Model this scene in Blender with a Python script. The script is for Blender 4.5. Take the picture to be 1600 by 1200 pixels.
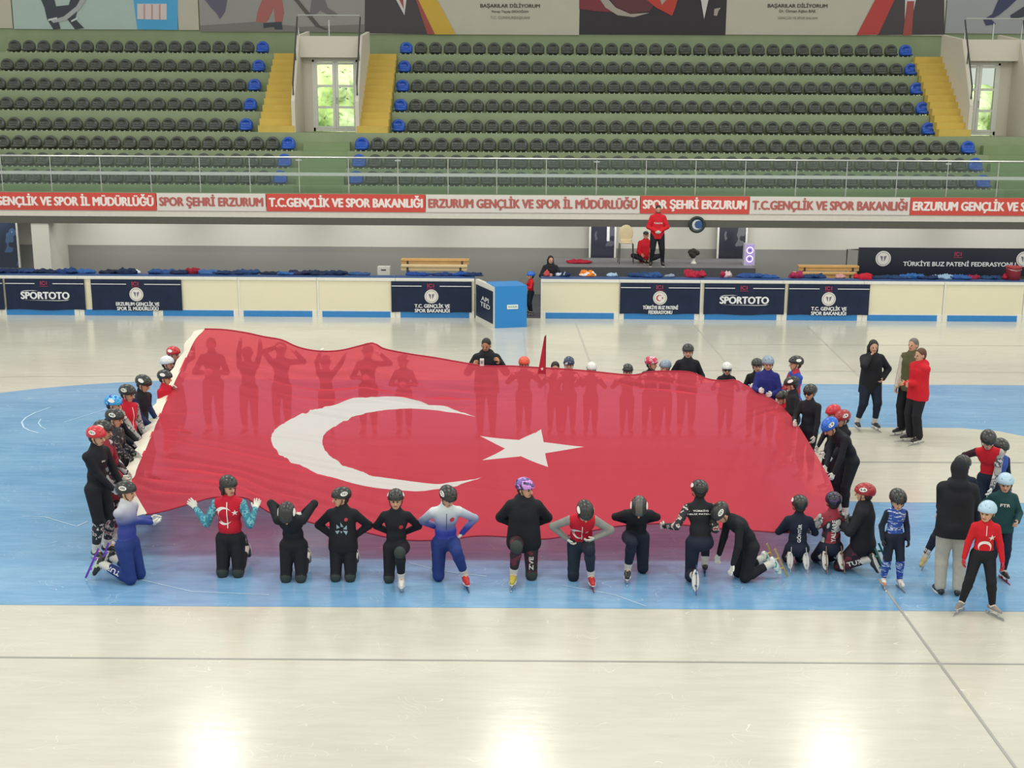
import bpy, math, random, colorsys
import numpy as np
from mathutils import Matrix, Vector
from mathutils.bvhtree import BVHTree

for o in list(bpy.data.objects): bpy.data.objects.remove(o)
SC = bpy.context.scene
COL = SC.collection
R = math.radians
rng = random.Random(7)

# ------------------------------------------------------------------ camera
F_PX = 1900.0; CAM_H = 5.79
PITCH, YAW, ROLL = 12.55, 0.42, 0.33
CR = Matrix.Rotation(R(YAW), 3, 'Z') @ Matrix.Rotation(R(90 - PITCH), 3, 'X') @ Matrix.Rotation(R(ROLL), 3, 'Z')
CP = Vector((0, 0, CAM_H))
cd = bpy.data.cameras.new('camera'); cam = bpy.data.objects.new('camera', cd); COL.objects.link(cam)
cam.matrix_world = Matrix.Translation(CP) @ CR.to_4x4()
cd.sensor_width = 36; cd.lens = F_PX * 36 / 1600; cd.clip_start = .1; cd.clip_end = 400
SC.camera = cam

def ray(px, py):
    return CR @ Vector(((px - 800) / F_PX, -(py - 600) / F_PX, -1))
def at(px, py, z=0.0):
    d = ray(px, py); t = (z - CP.z) / d.z
    return CP + d * t
def atY(px, py, Y):
    d = ray(px, py); return CP + d * (Y / d.y)
def proj(p):
    q = CR.transposed() @ (Vector(p) - CP)
    return (800 + F_PX * q.x / -q.z, 600 - F_PX * q.y / -q.z)

# ------------------------------------------------------------------ world and lamps
SC.view_settings.view_transform = 'Standard'; SC.view_settings.look = 'None'
SC.view_settings.gamma = 1; SC.view_settings.use_curve_mapping = False
SC.view_settings.exposure = 0.0
W = bpy.data.worlds.new('world'); SC.world = W; W.use_nodes = True
wb = W.node_tree.nodes['Background']
wb.inputs[0].default_value = (0.95, 0.97, 0.93, 1); wb.inputs[1].default_value = 0.80
LAMP_P = 250
for ly in (3, 13, 23, 31.2):
    for lx in (-17.4, -8.6, 0.0, 8.8, 17.6):
        ld = bpy.data.lights.new('hall_lamp', 'AREA'); ld.shape = 'RECTANGLE'; ld.size = 1.4; ld.size_y = 1.6
        ld.energy = LAMP_P; ld.color = (1, .97, .88)
        lo = bpy.data.objects.new('hall_lamp', ld); COL.objects.link(lo); lo.location = (lx, ly, 12.2)

# daylight falling on the trees outside the glazed doors
ld = bpy.data.lights.new('daylight_outside', 'AREA'); ld.shape = 'RECTANGLE'; ld.size = 40; ld.size_y = 4; ld.energy = 2300; ld.color = (1, .98, .92)
lo = bpy.data.objects.new('daylight_outside', ld); COL.objects.link(lo); lo.location = (4, 49.5, 9.5); lo.rotation_euler = (R(55), 0, 0)
# row of lamps under the stand, behind the fascia
for lx in (-22, -18, -12.6, -8.6, -4.6, -.6, 3.4, 7.4, 11.4, 15.4, 19.4, 23.4):
    ld = bpy.data.lights.new('soffit_lamp', 'AREA'); ld.shape = 'RECTANGLE'; ld.size = 3.4; ld.size_y = .14; ld.energy = 21; ld.color = (1, .98, .93)
    lo = bpy.data.objects.new('soffit_lamp', ld); COL.objects.link(lo); lo.location = (lx, 38.5, 2.44); lo.rotation_euler = (R(48), 0, 0)

# ------------------------------------------------------------------ helpers
def tag(o, label=None, cat=None, group=None, kind=None):
    if label: o['label'] = label
    if cat: o['category'] = cat
    if group: o['group'] = group
    if kind: o['kind'] = kind
    return o
def empty(name, loc, rz=0, label=None, cat=None, group=None):
    o = bpy.data.objects.new(name, None); COL.objects.link(o); o.empty_display_size = .2
    o.location = loc; o.rotation_euler = (0, 0, rz)
    return tag(o, label, cat, group)
def mesh_obj(name, verts, faces, mats, parent=None, smooth=False, mi=None):
    me = bpy.data.meshes.new(name)
    if isinstance(verts, np.ndarray):
        nv, nf = len(verts), len(faces)
        me.vertices.add(nv); me.vertices.foreach_set('co', verts.astype(np.float32).ravel())
        me.loops.add(nf * 4); me.loops.foreach_set('vertex_index', faces.astype(np.int32).ravel())
        me.polygons.add(nf); me.polygons.foreach_set('loop_start', np.arange(0, nf * 4, 4, dtype=np.int32))
        me.update(calc_edges=True)
    else:
        me.from_pydata([tuple(v) for v in verts], [], faces)
    for m in (mats if isinstance(mats, (list, tuple)) else [mats]): me.materials.append(m)
    if mi is not None: me.polygons.foreach_set('material_index', np.asarray(mi, dtype=np.int32))
    if smooth: me.polygons.foreach_set('use_smooth', np.ones(len(me.polygons), dtype=bool))
    me.update()
    o = bpy.data.objects.new(name, me); COL.objects.link(o)
    if parent: o.parent = parent
    return o

class MB:
    """collects boxes, tubes and prisms into one mesh"""
    def __init__(s): s.v = []; s.f = []; s.m = []
    def quad(s, pts, m=0):
        b = len(s.v); s.v += [Vector(p) for p in pts]; s.f.append(tuple(range(b, b + len(pts)))); s.m.append(m); return s
    def box(s, x0, x1, y0, y1, z0, z1, m=0, M=None):
        b = len(s.v)
        P = [Vector((x, y, z)) for z in (z0, z1) for y in (y0, y1) for x in (x0, x1)]
        if M: P = [M @ p for p in P]
        s.v += P
        for q in ((0, 2, 3, 1), (4, 5, 7, 6), (0, 1, 5, 4), (2, 6, 7, 3), (0, 4, 6, 2), (1, 3, 7, 5)):
            s.f.append(tuple(b + i for i in q)); s.m.append(m)
        return s
    def prism(s, pts, d, m=0):
        """polygon pts extruded by vector d"""
        n = len(pts); b = len(s.v); d = Vector(d)
        s.v += [Vector(p) for p in pts] + [Vector(p) + d for p in pts]
        s.f.append(tuple(b + i for i in range(n))); s.f.append(tuple(b + n + i for i in reversed(range(n))))
        for i in range(n): s.f.append((b + i, b + n + i, b + n + (i + 1) % n, b + (i + 1) % n))
        s.m += [m] * (n + 2); return s
    def tube(s, pts, r, n=8, m=0, r1=None):
        pts = [Vector(p) for p in pts]; b = len(s.v); k = len(pts)
        for i, p in enumerate(pts):
            d = (pts[min(i + 1, k - 1)] - pts[max(i - 1, 0)]).normalized()
            a = d.cross(Vector((0, 0, 1)));
            if a.length < .1: a = d.cross(Vector((1, 0, 0)))
            a.normalize(); c = d.cross(a); rr = r if r1 is None else r + (r1 - r) * i / (k - 1)
            for j in range(n):
                t = 2 * math.pi * j / n; s.v.append(p + a * rr * math.cos(t) + c * rr * math.sin(t))
        for i in range(k - 1):
            for j in range(n):
                s.f.append((b + i * n + j, b + i * n + (j + 1) % n, b + (i + 1) * n + (j + 1) % n, b + (i + 1) * n + j)); s.m.append(m)
        s.f.append(tuple(b + j for j in reversed(range(n)))); s.f.append(tuple(b + (k - 1) * n + j for j in range(n))); s.m += [m, m]
        return s
    def lathe(s, prof, c, n=16, m=0):
        b = len(s.v); k = len(prof)
        for (r, z) in prof:
            for j in range(n):
                t = 2 * math.pi * j / n; s.v.append(Vector((c[0] + r * math.cos(t), c[1] + r * math.sin(t), c[2] + z)))
        for i in range(k - 1):
            for j in range(n):
                s.f.append((b + i * n + j, b + i * n + (j + 1) % n, b + (i + 1) * n + (j + 1) % n, b + (i + 1) * n + j)); s.m.append(m)
        return s
    def build(s, name, mats, parent=None, smooth=False):
        return mesh_obj(name, s.v, s.f, mats, parent, smooth, s.m)
def struct(o): return tag(o, kind='structure')

# ------------------------------------------------------------------ materials
MATS = {}
def srgb(c):
    if isinstance(c, str): c = tuple(int(c[i:i + 2], 16) / 255 for i in (0, 2, 4))
    return tuple((x / 12.92 if x <= .04045 else ((x + .055) / 1.055) ** 2.4) for x in c) + (1,)
def mat(name, col, rough=.6, var=.08, scale=8, bump=0, metal=0, spec=.5, emit=None, estr=1):
    if name in MATS: return MATS[name]
    m = bpy.data.materials.new(name); m.use_nodes = True; nt = m.node_tree; N = nt.nodes; L = nt.links
    b = N['Principled BSDF']; c = srgb(col)
    b.inputs['Roughness'].default_value = rough; b.inputs['Metallic'].default_value = metal
    b.inputs['Specular IOR Level'].default_value = spec
    tc = N.new('ShaderNodeTexCoord'); no = N.new('ShaderNodeTexNoise'); no.inputs['Scale'].default_value = scale
    no.inputs['Detail'].default_value = 4
    L.new(tc.outputs['Object'], no.inputs['Vector'])
    mx = N.new('ShaderNodeMix'); mx.data_type = 'RGBA'
    mx.inputs['A'].default_value = tuple(x * (1 - var) for x in c[:3]) + (1,); mx.inputs['B'].default_value = tuple(min(1, x * (1 + var)) for x in c[:3]) + (1,)
    L.new(no.outputs['Fac'], mx.inputs['Factor']); L.new(mx.outputs['Result'], b.inputs['Base Color'])
    if bump:
        bp = N.new('ShaderNodeBump'); bp.inputs['Strength'].default_value = bump; bp.inputs['Distance'].default_value = .02
        L.new(no.outputs['Fac'], bp.inputs['Height']); L.new(bp.outputs['Normal'], b.inputs['Normal'])
    if emit:
        b.inputs['Emission Color'].default_value = srgb(emit); b.inputs['Emission Strength'].default_value = estr
    MATS[name] = m; return m
def cloth(name, col): return mat(name, col, .78, .12, 14, .35, spec=.25)
def patch(name, c1, c2, scale=9, thr=.5, c3=None, stretch=(1, 1, 1), rough=.7):
    """fabric printed with blotches of two or three colours"""
    if name in MATS: return MATS[name]
    m = bpy.data.materials.new(name); m.use_nodes = True; nt = m.node_tree; N = nt.nodes; L = nt.links
    b = N['Principled BSDF']; b.inputs['Roughness'].default_value = rough
    tc = N.new('ShaderNodeTexCoord'); mp = N.new('ShaderNodeMapping'); mp.inputs['Scale'].default_value = stretch
    no = N.new('ShaderNodeTexNoise'); no.inputs['Scale'].default_value = scale; no.inputs['Detail'].default_value = 2
    L.new(tc.outputs['Object'], mp.inputs['Vector']); L.new(mp.outputs['Vector'], no.inputs['Vector'])
    cr = N.new('ShaderNodeValToRGB'); cr.color_ramp.interpolation = 'CONSTANT'
    cr.color_ramp.elements[0].color = srgb(c1); cr.color_ramp.elements[1].color = srgb(c2); cr.color_ramp.elements[1].position = thr
    if c3:
        e = cr.color_ramp.elements.new(thr + .07); e.color = srgb(c3)
    L.new(no.outputs['Fac'], cr.inputs['Fac']); L.new(cr.outputs['Color'], b.inputs['Base Color'])
    MATS[name] = m; return m
def fade(name, c1, z1, c2, z2):
    """fabric dyed from colour c1 at height z1 to c2 at z2"""
    if name in MATS: return MATS[name]
    m = bpy.data.materials.new(name); m.use_nodes = True; nt = m.node_tree; N = nt.nodes; L = nt.links
    b = N['Principled BSDF']; b.inputs['Roughness'].default_value = .6
    tc = N.new('ShaderNodeTexCoord'); sp = N.new('ShaderNodeSeparateXYZ'); L.new(tc.outputs['Object'], sp.inputs[0])
    mr = N.new('ShaderNodeMapRange'); mr.inputs['From Min'].default_value = z1; mr.inputs['From Max'].default_value = z2
    L.new(sp.outputs['Z'], mr.inputs['Value'])
    mx = N.new('ShaderNodeMix'); mx.data_type = 'RGBA'; mx.inputs['A'].default_value = srgb(c1); mx.inputs['B'].default_value = srgb(c2)
    L.new(mr.outputs['Result'], mx.inputs['Factor']); L.new(mx.outputs['Result'], b.inputs['Base Color'])
    MATS[name] = m; return m

WHITE = lambda: mat('white_print', 'e8e8e4', .6)
# ------------------------------------------------------------------ text and shapes as flat meshes
_TX = {}
def text_mesh(s, bold=.012):
    """list of verts (x,y) and faces, box normalised to 0..1 by 0..1, plus aspect"""
    k = (s, bold)
    if k in _TX: return _TX[k]
    cu = bpy.data.curves.new('t', 'FONT'); cu.body = s; cu.size = 1; cu.offset = bold; cu.resolution_u = 3; cu.align_x = 'CENTER'
    cu.space_line = .95
    o = bpy.data.objects.new('t', cu); COL.objects.link(o)
    dg = bpy.context.evaluated_depsgraph_get(); me = bpy.data.meshes.new_from_object(o.evaluated_get(dg))
    V = [(v.co.x, v.co.y) for v in me.vertices]; Fc = [tuple(p.vertices) for p in me.polygons]
    bpy.data.objects.remove(o); bpy.data.curves.remove(cu); bpy.data.meshes.remove(me)
    x0 = min(v[0] for v in V); x1 = max(v[0] for v in V); y0 = min(v[1] for v in V); y1 = max(v[1] for v in V)
    V = [((x - x0) / (x1 - x0) - .5, (y - y0) / (y1 - y0) - .5) for x, y in V]
    _TX[k] = (V, Fc, (x1 - x0) / (y1 - y0)); return _TX[k]
def text_on(parent, s, c, w, h, m, bold=.012, xa=(1, 0, 0), ya=(0, 0, 1), name='lettering'):
    V, Fc, a = text_mesh(s, 0)
    c = Vector(c); xa = Vector(xa); ya = Vector(ya); n = xa.cross(ya); VV = []; FF = []
    lines = s.count('\n') + 1; d = bold * h / lines * 1.6
    for k, (dx, dy) in enumerate(((0, 0), (-d, 0), (d, 0), (0, d * .6), (0, -d * .6)) if bold else ((0, 0),)):   # strokes thickened by stacked letters
        b = len(VV); VV += [c + xa * (x * (w - 2 * d) + dx) + ya * (y * h + dy) + n * (.0012 * k) for x, y in V]; FF += [tuple(b + i for i in f) for f in Fc]
    return mesh_obj(name, VV, FF, m, parent)
def star_pts(cx, cy, r, a0=0, k=.382):
    return [(cx + (r if i % 2 == 0 else r * k) * math.cos(a0 + i * math.pi / 5), cy + (r if i % 2 == 0 else r * k) * math.sin(a0 + i * math.pi / 5)) for i in range(10)]
def crescent_quads(cx, cy, r, n=20, ri=.8, off=.25):
    """outer circle radius r, inner radius ri*r shifted to +x"""
    ro, rn = r, r * ri; dx = off * r
    a = math.acos(max(-1, min(1, (dx * dx + ro * ro - rn * rn) / (2 * dx * ro))))
    b = math.pi - math.acos(max(-1, min(1, (dx * dx + rn * rn - ro * ro) / (2 * dx * rn))))
    V = []; Fc = []
    for i in range(n + 1):
        t = i / n; A = a + (2 * math.pi - 2 * a) * t; B = b + (2 * math.pi - 2 * b) * t
        V.append((cx + ro * math.cos(A), cy + ro * math.sin(A))); V.append((cx + dx + rn * math.cos(B), cy + rn * math.sin(B)))
    for i in range(n): Fc.append((2 * i, 2 * i + 1, 2 * i + 3, 2 * i + 2))
    return V, Fc
def shape_on(parent, name, V, Fc, c, m, xa=(1, 0, 0), ya=(0, 0, 1)):
    c = Vector(c); xa = Vector(xa); ya = Vector(ya)
    return mesh_obj(name, [c + xa * x + ya * y for x, y in V], Fc, m, parent)
def disc_pts(r, n=24, cx=0, cy=0, ry=None):
    ry = ry or r
    return [(cx + r * math.cos(2 * math.pi * i / n), cy + ry * math.sin(2 * math.pi * i / n)) for i in range(n)]

# ------------------------------------------------------------------ distance-field mesher
def _nrm(v):
    v = np.asarray(v, float); n = np.linalg.norm(v); return v / n if n > 1e-9 else v
class Cone:
    def __init__(s, a, b, ra, rb, m=0, k=.02, sub=False):
        s.a = np.asarray(a, float); s.b = np.asarray(b, float); s.ra = ra; s.rb = rb; s.m = m; s.k = k; s.sub = sub
    def bb(s):
        r = max(s.ra, s.rb); return np.minimum(s.a, s.b) - r, np.maximum(s.a, s.b) + r
    def d(s, X, Y, Z):
        ba = s.b - s.a; L = max(1e-9, ba @ ba)
        px, py, pz = X - s.a[0], Y - s.a[1], Z - s.a[2]
        t = np.clip((px * ba[0] + py * ba[1] + pz * ba[2]) / L, 0, 1)
        return np.sqrt((px - t * ba[0]) ** 2 + (py - t * ba[1]) ** 2 + (pz - t * ba[2]) ** 2) - (s.ra + (s.rb - s.ra) * t)
    def grow(s, e, e2=None, m=None):
        return Cone(s.a, s.b, s.ra + e, s.rb + (e if e2 is None else e2), s.m if m is None else m, s.k)
class Ell:
    def __init__(s, c, r, A=None, m=0, k=.02, sub=False):
        s.c = np.asarray(c, float); s.r = np.asarray(r, float); s.A = np.eye(3) if A is None else np.asarray(A, float); s.m = m; s.k = k; s.sub = sub
    def bb(s):
        e = np.sqrt(((s.A * s.r[:, None]) ** 2).sum(0)); return s.c - e, s.c + e
    def d(s, X, Y, Z):
        px, py, pz = X - s.c[0], Y - s.c[1], Z - s.c[2]; A = s.A; r = s.r
        q = [px * A[i, 0] + py * A[i, 1] + pz * A[i, 2] for i in range(3)]
        k0 = np.sqrt(sum((q[i] / r[i]) ** 2 for i in range(3))); k1 = np.sqrt(sum((q[i] / r[i] ** 2) ** 2 for i in range(3))) + 1e-9
        return k0 * (k0 - 1) / k1
    def grow(s, e, e2=None, m=None): return Ell(s.c, s.r + e, s.A, s.m if m is None else m, s.k)
def _axis(lo, hi, step, fine, fs):
    out = [lo]; x = lo
    while x < hi:
        s = step
        for a, b in fine:
            if x >= a - step and x <= b: s = fs
        x += s; out.append(x)
    return np.array(out)
def sdf_mesh(pr, step=.014, fine=None, fs=.007, planes=()):
    """fine: list of (lo, hi) boxes; planes: (point, normal) keep the side the normal points away from"""
    pos = [p for p in pr if not p.sub]
    lo = np.min([p.bb()[0] for p in pos], 0) - .03; hi = np.max([p.bb()[1] for p in pos], 0) + .03
    fine = fine or []
    ax = [_axis(lo[i], hi[i], step, [(f[0][i], f[1][i]) for f in fine], fs) for i in range(3)]
    F = np.full([len(a) for a in ax], .3)
    for p in pr:
        a, b = p.bb(); mg = .035 + p.k
        sl = [slice(max(0, np.searchsorted(ax[i], a[i] - mg) - 1), np.searchsorted(ax[i], b[i] + mg) + 1) for i in range(3)]
        D = p.d(ax[0][sl[0]][:, None, None], ax[1][sl[1]][None, :, None], ax[2][sl[2]][None, None, :])
        f = F[sl[0], sl[1], sl[2]]
        if p.sub: F[sl[0], sl[1], sl[2]] = np.maximum(f, -D)
        else:
            k = p.k; hh = np.maximum(k - np.abs(f - D), 0) / k
            F[sl[0], sl[1], sl[2]] = np.minimum(f, D) - hh * hh * k * .25
    for pt, n in planes:
        n = _nrm(n)
        F = np.maximum(F, (ax[0][:, None, None] - pt[0]) * n[0] + (ax[1][None, :, None] - pt[1]) * n[1] + (ax[2][None, None, :] - pt[2]) * n[2])
    S = F < 0
    nx, ny, nz = F.shape; cnt = np.zeros((nx - 1, ny - 1, nz - 1), np.int8); C8 = [(i, j, k) for i in (0, 1) for j in (0, 1) for k in (0, 1)]
    for (i, j, k) in C8: cnt += S[i:nx - 1 + i, j:ny - 1 + j, k:nz - 1 + k]
    act = (cnt > 0) & (cnt < 8); idx = np.full(cnt.shape, -1, np.int64); I, J, K = np.nonzero(act); idx[act] = np.arange(len(I))
    val = {c: F[I + c[0], J + c[1], K + c[2]] for c in C8}
    acc = np.zeros((len(I), 3)); num = np.zeros(len(I))
    for c in C8:
        for a in range(3):
            if c[a] == 0:
                e = list(c); e[a] = 1; e = tuple(e); va, vb = val[c], val[e]; m = (va < 0) != (vb < 0)
                t = np.where(m, va / np.where(m, va - vb, 1), 0); q = np.zeros((len(I), 3)); q[:] = c; q[:, a] += t
                acc += q * m[:, None]; num += m
    fr = acc / num[:, None]; IJ = (I, J, K)
    V = np.stack([ax[a][IJ[a]] + fr[:, a] * (ax[a][IJ[a] + 1] - ax[a][IJ[a]]) for a in range(3)], 1)
    Q = []
    for a in range(3):
        s0 = [slice(None)] * 3; s1 = [slice(None)] * 3; s0[a] = slice(0, -1); s1[a] = slice(1, None)
        A0 = S[tuple(s0)]; A1 = S[tuple(s1)]; ch = A0 != A1; b, c = [(1, 2), (2, 0), (0, 1)][a]
        g = list(np.nonzero(ch)); ok = (g[b] > 0) & (g[c] > 0) & (g[b] < F.shape[b] - 1) & (g[c] < F.shape[c] - 1); g = [x[ok] for x in g]
        def cell(db, dc):
            h = [x.copy() for x in g]; h[b] += db; h[c] += dc; return idx[h[0], h[1], h[2]]
        q = np.stack([cell(-1, -1), cell(0, -1), cell(0, 0), cell(-1, 0)], 1); ins = S[g[0], g[1], g[2]]
        q[~ins] = q[~ins][:, ::-1]; Q.append(q)
    Q = np.concatenate(Q); Q = Q[(Q >= 0).all(1)]
    # material of each face: nearest primitive
    ctr = V[Q].mean(1); best = np.full(len(Q), 1e9); mi = np.zeros(len(Q), np.int32)
    for p in pos:
        D = p.d(ctr[:, 0], ctr[:, 1], ctr[:, 2]); w = D < best; best[w] = D[w]; mi[w] = p.m
    return V, Q, mi
def sdf_obj(name, pr, mats, parent=None, **kw):
    V, Q, mi = sdf_mesh(pr, **kw)
    return mesh_obj(name, V, Q, mats, parent, True, mi)

# ================================================================== THE HALL
M_ICE = None
def ice_mat(name, col, col2):
    m = bpy.data.materials.new(name); m.use_nodes = True; nt = m.node_tree; N = nt.nodes; L = nt.links
    b = N['Principled BSDF']
    tc = N.new('ShaderNodeTexCoord')
    def noise(scale, stretch, det=4, rough=.55):
        mp = N.new('ShaderNodeMapping'); mp.inputs['Scale'].default_value = stretch
        no = N.new('ShaderNodeTexNoise'); no.inputs['Scale'].default_value = scale; no.inputs['Detail'].default_value = det; no.inputs['Roughness'].default_value = rough
        L.new(tc.outputs['Object'], mp.inputs['Vector']); L.new(mp.outputs['Vector'], no.inputs['Vector']); return no
    n1 = noise(.35, (1, 2.2, 1), 5)           # cloudy tone
    n2 = noise(1.3, (1, 6, 1), 6, .7)         # streaks along the rink
    mx = N.new('ShaderNodeMix'); mx.data_type = 'RGBA'; mx.inputs['A'].default_value = srgb(col); mx.inputs['B'].default_value = srgb(col2)
    ad = N.new('ShaderNodeMath'); ad.operation = 'ADD'; L.new(n1.outputs['Fac'], ad.inputs[0]); L.new(n2.outputs['Fac'], ad.inputs[1])
    mr = N.new('ShaderNodeMapRange'); mr.inputs['From Min'].default_value = .75; mr.inputs['From Max'].default_value = 1.3
    L.new(ad.outputs[0], mr.inputs['Value']); L.new(mr.outputs['Result'], mx.inputs['Factor'])
    # thin skate scratches: ridges of a warped noise
    n3 = noise(.9, (1, 1.6, 1), 2, .4)
    sb = N.new('ShaderNodeMath'); sb.operation = 'SUBTRACT'; sb.inputs[1].default_value = .5; L.new(n3.outputs['Fac'], sb.inputs[0])
    ml = N.new('ShaderNodeMath'); ml.operation = 'MULTIPLY'; ml.inputs[1].default_value = 26; L.new(sb.outputs[0], ml.inputs[0])
    fr = N.new('ShaderNodeMath'); fr.operation = 'PINGPONG'; fr.inputs[1].default_value = .5; L.new(ml.outputs[0], fr.inputs[0])
    lt = N.new('ShaderNodeMath'); lt.operation = 'LESS_THAN'; lt.inputs[1].default_value = .018; L.new(fr.outputs[0], lt.inputs[0])
    n4 = noise(2.2, (1, 1, 1), 3); gt = N.new('ShaderNodeMath'); gt.operation = 'GREATER_THAN'; gt.inputs[1].default_value = .58; L.new(n4.outputs['Fac'], gt.inputs[0])
    sc = N.new('ShaderNodeMath'); sc.operation = 'MULTIPLY'; L.new(lt.outputs[0], sc.inputs[0]); L.new(gt.outputs[0], sc.inputs[1])
    s2 = N.new('ShaderNodeMath'); s2.operation = 'MULTIPLY'; s2.inputs[1].default_value = .45; L.new(sc.outputs[0], s2.inputs[0])
    m2 = N.new('ShaderNodeMix'); m2.data_type = 'RGBA'; m2.inputs['B'].default_value = srgb('f2f4f0')
    L.new(mx.outputs['Result'], m2.inputs['A']); L.new(s2.outputs[0], m2.inputs['Factor']); L.new(m2.outputs['Result'], b.inputs['Base Color'])
    n5 = noise(5, (1, 5, 1), 5, .7)
    rr = N.new('ShaderNodeMapRange'); rr.inputs['To Min'].default_value = .09; rr.inputs['To Max'].default_value = .26
    L.new(n5.outputs['Fac'], rr.inputs['Value']); L.new(rr.outputs['Result'], b.inputs['Roughness'])
    b.inputs['Specular IOR Level'].default_value = .42
    n6 = noise(3, (1, 3.5, 1), 4); bp = N.new('ShaderNodeBump'); bp.inputs['Strength'].default_value = .16; bp.inputs['Distance'].default_value = .01
    L.new(n6.outputs['Fac'], bp.inputs['Height']); L.new(bp.outputs['Normal'], b.inputs['Normal'])
    return m
M_ICE = ice_mat('ice_cream_white', 'bebcae', 'cccabc')
M_BLUE = ice_mat('ice_painted_blue', '6496c0', '86b0d2')
M_LINE = mat('ice_grey_line', '9a9a94', .3)

struct(MB().box(-26, 26, 4.0, 34.8, -.06, 0).build('floor', M_ICE))
# blue zone, its far edge bowed at the left
def poly_flat(name, px, z, m):
    pts = [at(x, y) for x, y in px]; return struct(mesh_obj(name, [(p.x, p.y, z) for p in pts], [tuple(range(len(pts)))], m))
e0 = [(-420, 672), (-200, 640), (-60, 622), (0, 614), (60, 607), (120, 602), (180, 598), (250, 595), (340, 592), (600, 593), (900, 596), (1250, 600), (1600, 602), (2000, 604)]
e1 = [(2000, 959), (1600, 956), (1200, 953), (800, 950), (400, 948), (0, 945), (-420, 942)]
poly_flat('floor_blue_zone', e0 + e1, .002, M_BLUE)
poly_flat('floor_white_zone', [(1290, 672), (1320, 668), (1500, 669), (1560, 674), (1600, 682), (1650, 697), (1700, 718), (1720, 745), (1715, 775), (1700, 787), (1500, 786), (1360, 785), (1300, 782), (1262, 770), (1245, 735), (1255, 695)], .004, M_ICE)
M_HAIR = mat('ice_hairline', 'b4b3aa', .3)
def ice_line(a, b, w, m=M_LINE, z=.003):
    p, q = at(*a), at(*b); d = (q - p).normalized(); n = Vector((-d.y, d.x, 0)) * w / 2
    struct(mesh_obj('floor_line', [(v.x, v.y, z) for v in (p - n, p + n, q + n, q - n)], [(0, 1, 2, 3)], m))
ice_line((-300, 1025), (1900, 1040), .035)
ice_line((1372, 905), (1605, 1225), .03, z=.005)
ice_line((900, 505), (925, 575), .05, M_HAIR); ice_line((1085, 508), (1142, 575), .05, M_HAIR); ice_line((1262, 510), (1345, 590), .05, M_HAIR)
ice_line((818, 515), (822, 560), .04, M_HAIR); ice_line((0, 589), (330, 587), .025, M_HAIR); ice_line((960, 578), (1900, 584), .03, M_HAIR); ice_line((1130, 538), (1700, 541), .03, M_HAIR)
ice_line((1290, 722), (1720, 724), .07, M_LINE, .006)
def arc_mark(px, w, m):
    P = [at(*p) for p in px]; V = []
    for i, p in enumerate(P):
        d = (P[min(i + 1, len(P) - 1)] - P[max(0, i - 1)]).normalized(); n = Vector((-d.y, d.x, 0)) * w / 2
        V += [(p.x - n.x, p.y - n.y, .006), (p.x + n.x, p.y + n.y, .006)]
    struct(mesh_obj('floor_mark', V, [(2 * i, 2 * i + 1, 2 * i + 3, 2 * i + 2) for i in range(len(P) - 1)], m))
MK = mat('ice_scratch_white', 'b9d4ea', .4)
arc_mark([(78, 637), (55, 645), (40, 653), (34, 660), (37, 668), (46, 673), (60, 677)], .03, MK)
arc_mark([(64, 655), (60, 661), (64, 667), (72, 671)], .02, MK)
arc_mark([(100, 660), (140, 648), (170, 638)], .02, MK); arc_mark([(120, 823), (137, 815)], .02, MK)
arc_mark([(35, 807), (70, 808), (120, 823)], .015, MK); arc_mark([(640, 880), (690, 893), (760, 901)], .015, MK)
arc_mark([(215, 905), (300, 925), (420, 930)], .015, MK); arc_mark([(880, 915), (960, 930), (1010, 948)], .015, MK)

# ------------------------------------------------------------------ stand
FAS_Y = 38.0
M_GREEN = mat('green_painted_concrete', '8d9a78', .75, .14, 1.3, .1)
M_GREEN2 = mat('green_painted_concrete_dark', '80936a', .75, .14, 1.3, .1)
M_YEL = mat('yellow_painted_step', 'c8ac50', .7, .12, 3)
M_WALLW = mat('warm_white_plaster', 'cfc8b8', .8, .04, 1)
M_WLIGHT = mat('pale_grey_wall', 'd6d5ca', .7, .03, 1)
M_WDARK = mat('dark_grey_wall', '94948e', .7, .05, 1)
M_STEEL = mat('brushed_steel', 'b9bdb8', .3, .05, 3, metal=.8)
M_DARKM = mat('dark_metal', '3c3c38', .5)
TR = [7.83, 7.15, 6.47, 5.80, 5.12, 4.53, 4.00, 3.50]      # tread heights, top row first
RY = [45.05, 44.25, 43.45, 42.65, 41.5, 40.75, 39.95, 39.15] # riser fronts
SY = [45.5, 44.7, 43.9, 43.1, 42.3, 41.2, 40.4, 39.6]       # seat positions
BACK = 46.9
VOM = [(-8.9, -7.62, -5.6, -4.5), (13.9, 15.0, 16.85, 18.05)] # stair left, opening left, opening right, stair right
m = MB()
secs = [(-26, -8.9), (-4.5, 13.9), (18.05, 26)]
for i in range(8):
    if i < 5:
        for a, b in secs: m.box(a, b, RY[i], BACK if i == 0 else RY[i - 1], TR[i] - .9, TR[i])
    elif True:
        nb = RY[i - 1]
        for a, b in ((-26, -7.3), (-5.75, 15.3), (17.2, 26)): m.box(a, b, RY[i], nb, TR[i] - .9, TR[i])
        for a, b in ((-7.3, -5.75), (15.3, 17.2)):
            m.box(a, b, RY[i], nb, TR[i] - .9, TR[i] - .002, 1)
            m.box(a, b, nb - .3, nb, TR[i], TR[i] + (TR[i - 1] - TR[i]) * .5, 1)
m.box(-26, 26, FAS_Y, RY[7], 2.9, 3.27)
for v in VOM:                                             # walkway in front of each opening
    m.box(v[0], v[3], RY[4], 43.4, TR[4] - .9, TR[4] - .001)
    m.box(v[0], v[3], 45.05, BACK, TR[0] - .12, TR[0])
struct(m.build('stand_terrace', [M_GREEN, M_GREEN2]))
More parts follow.
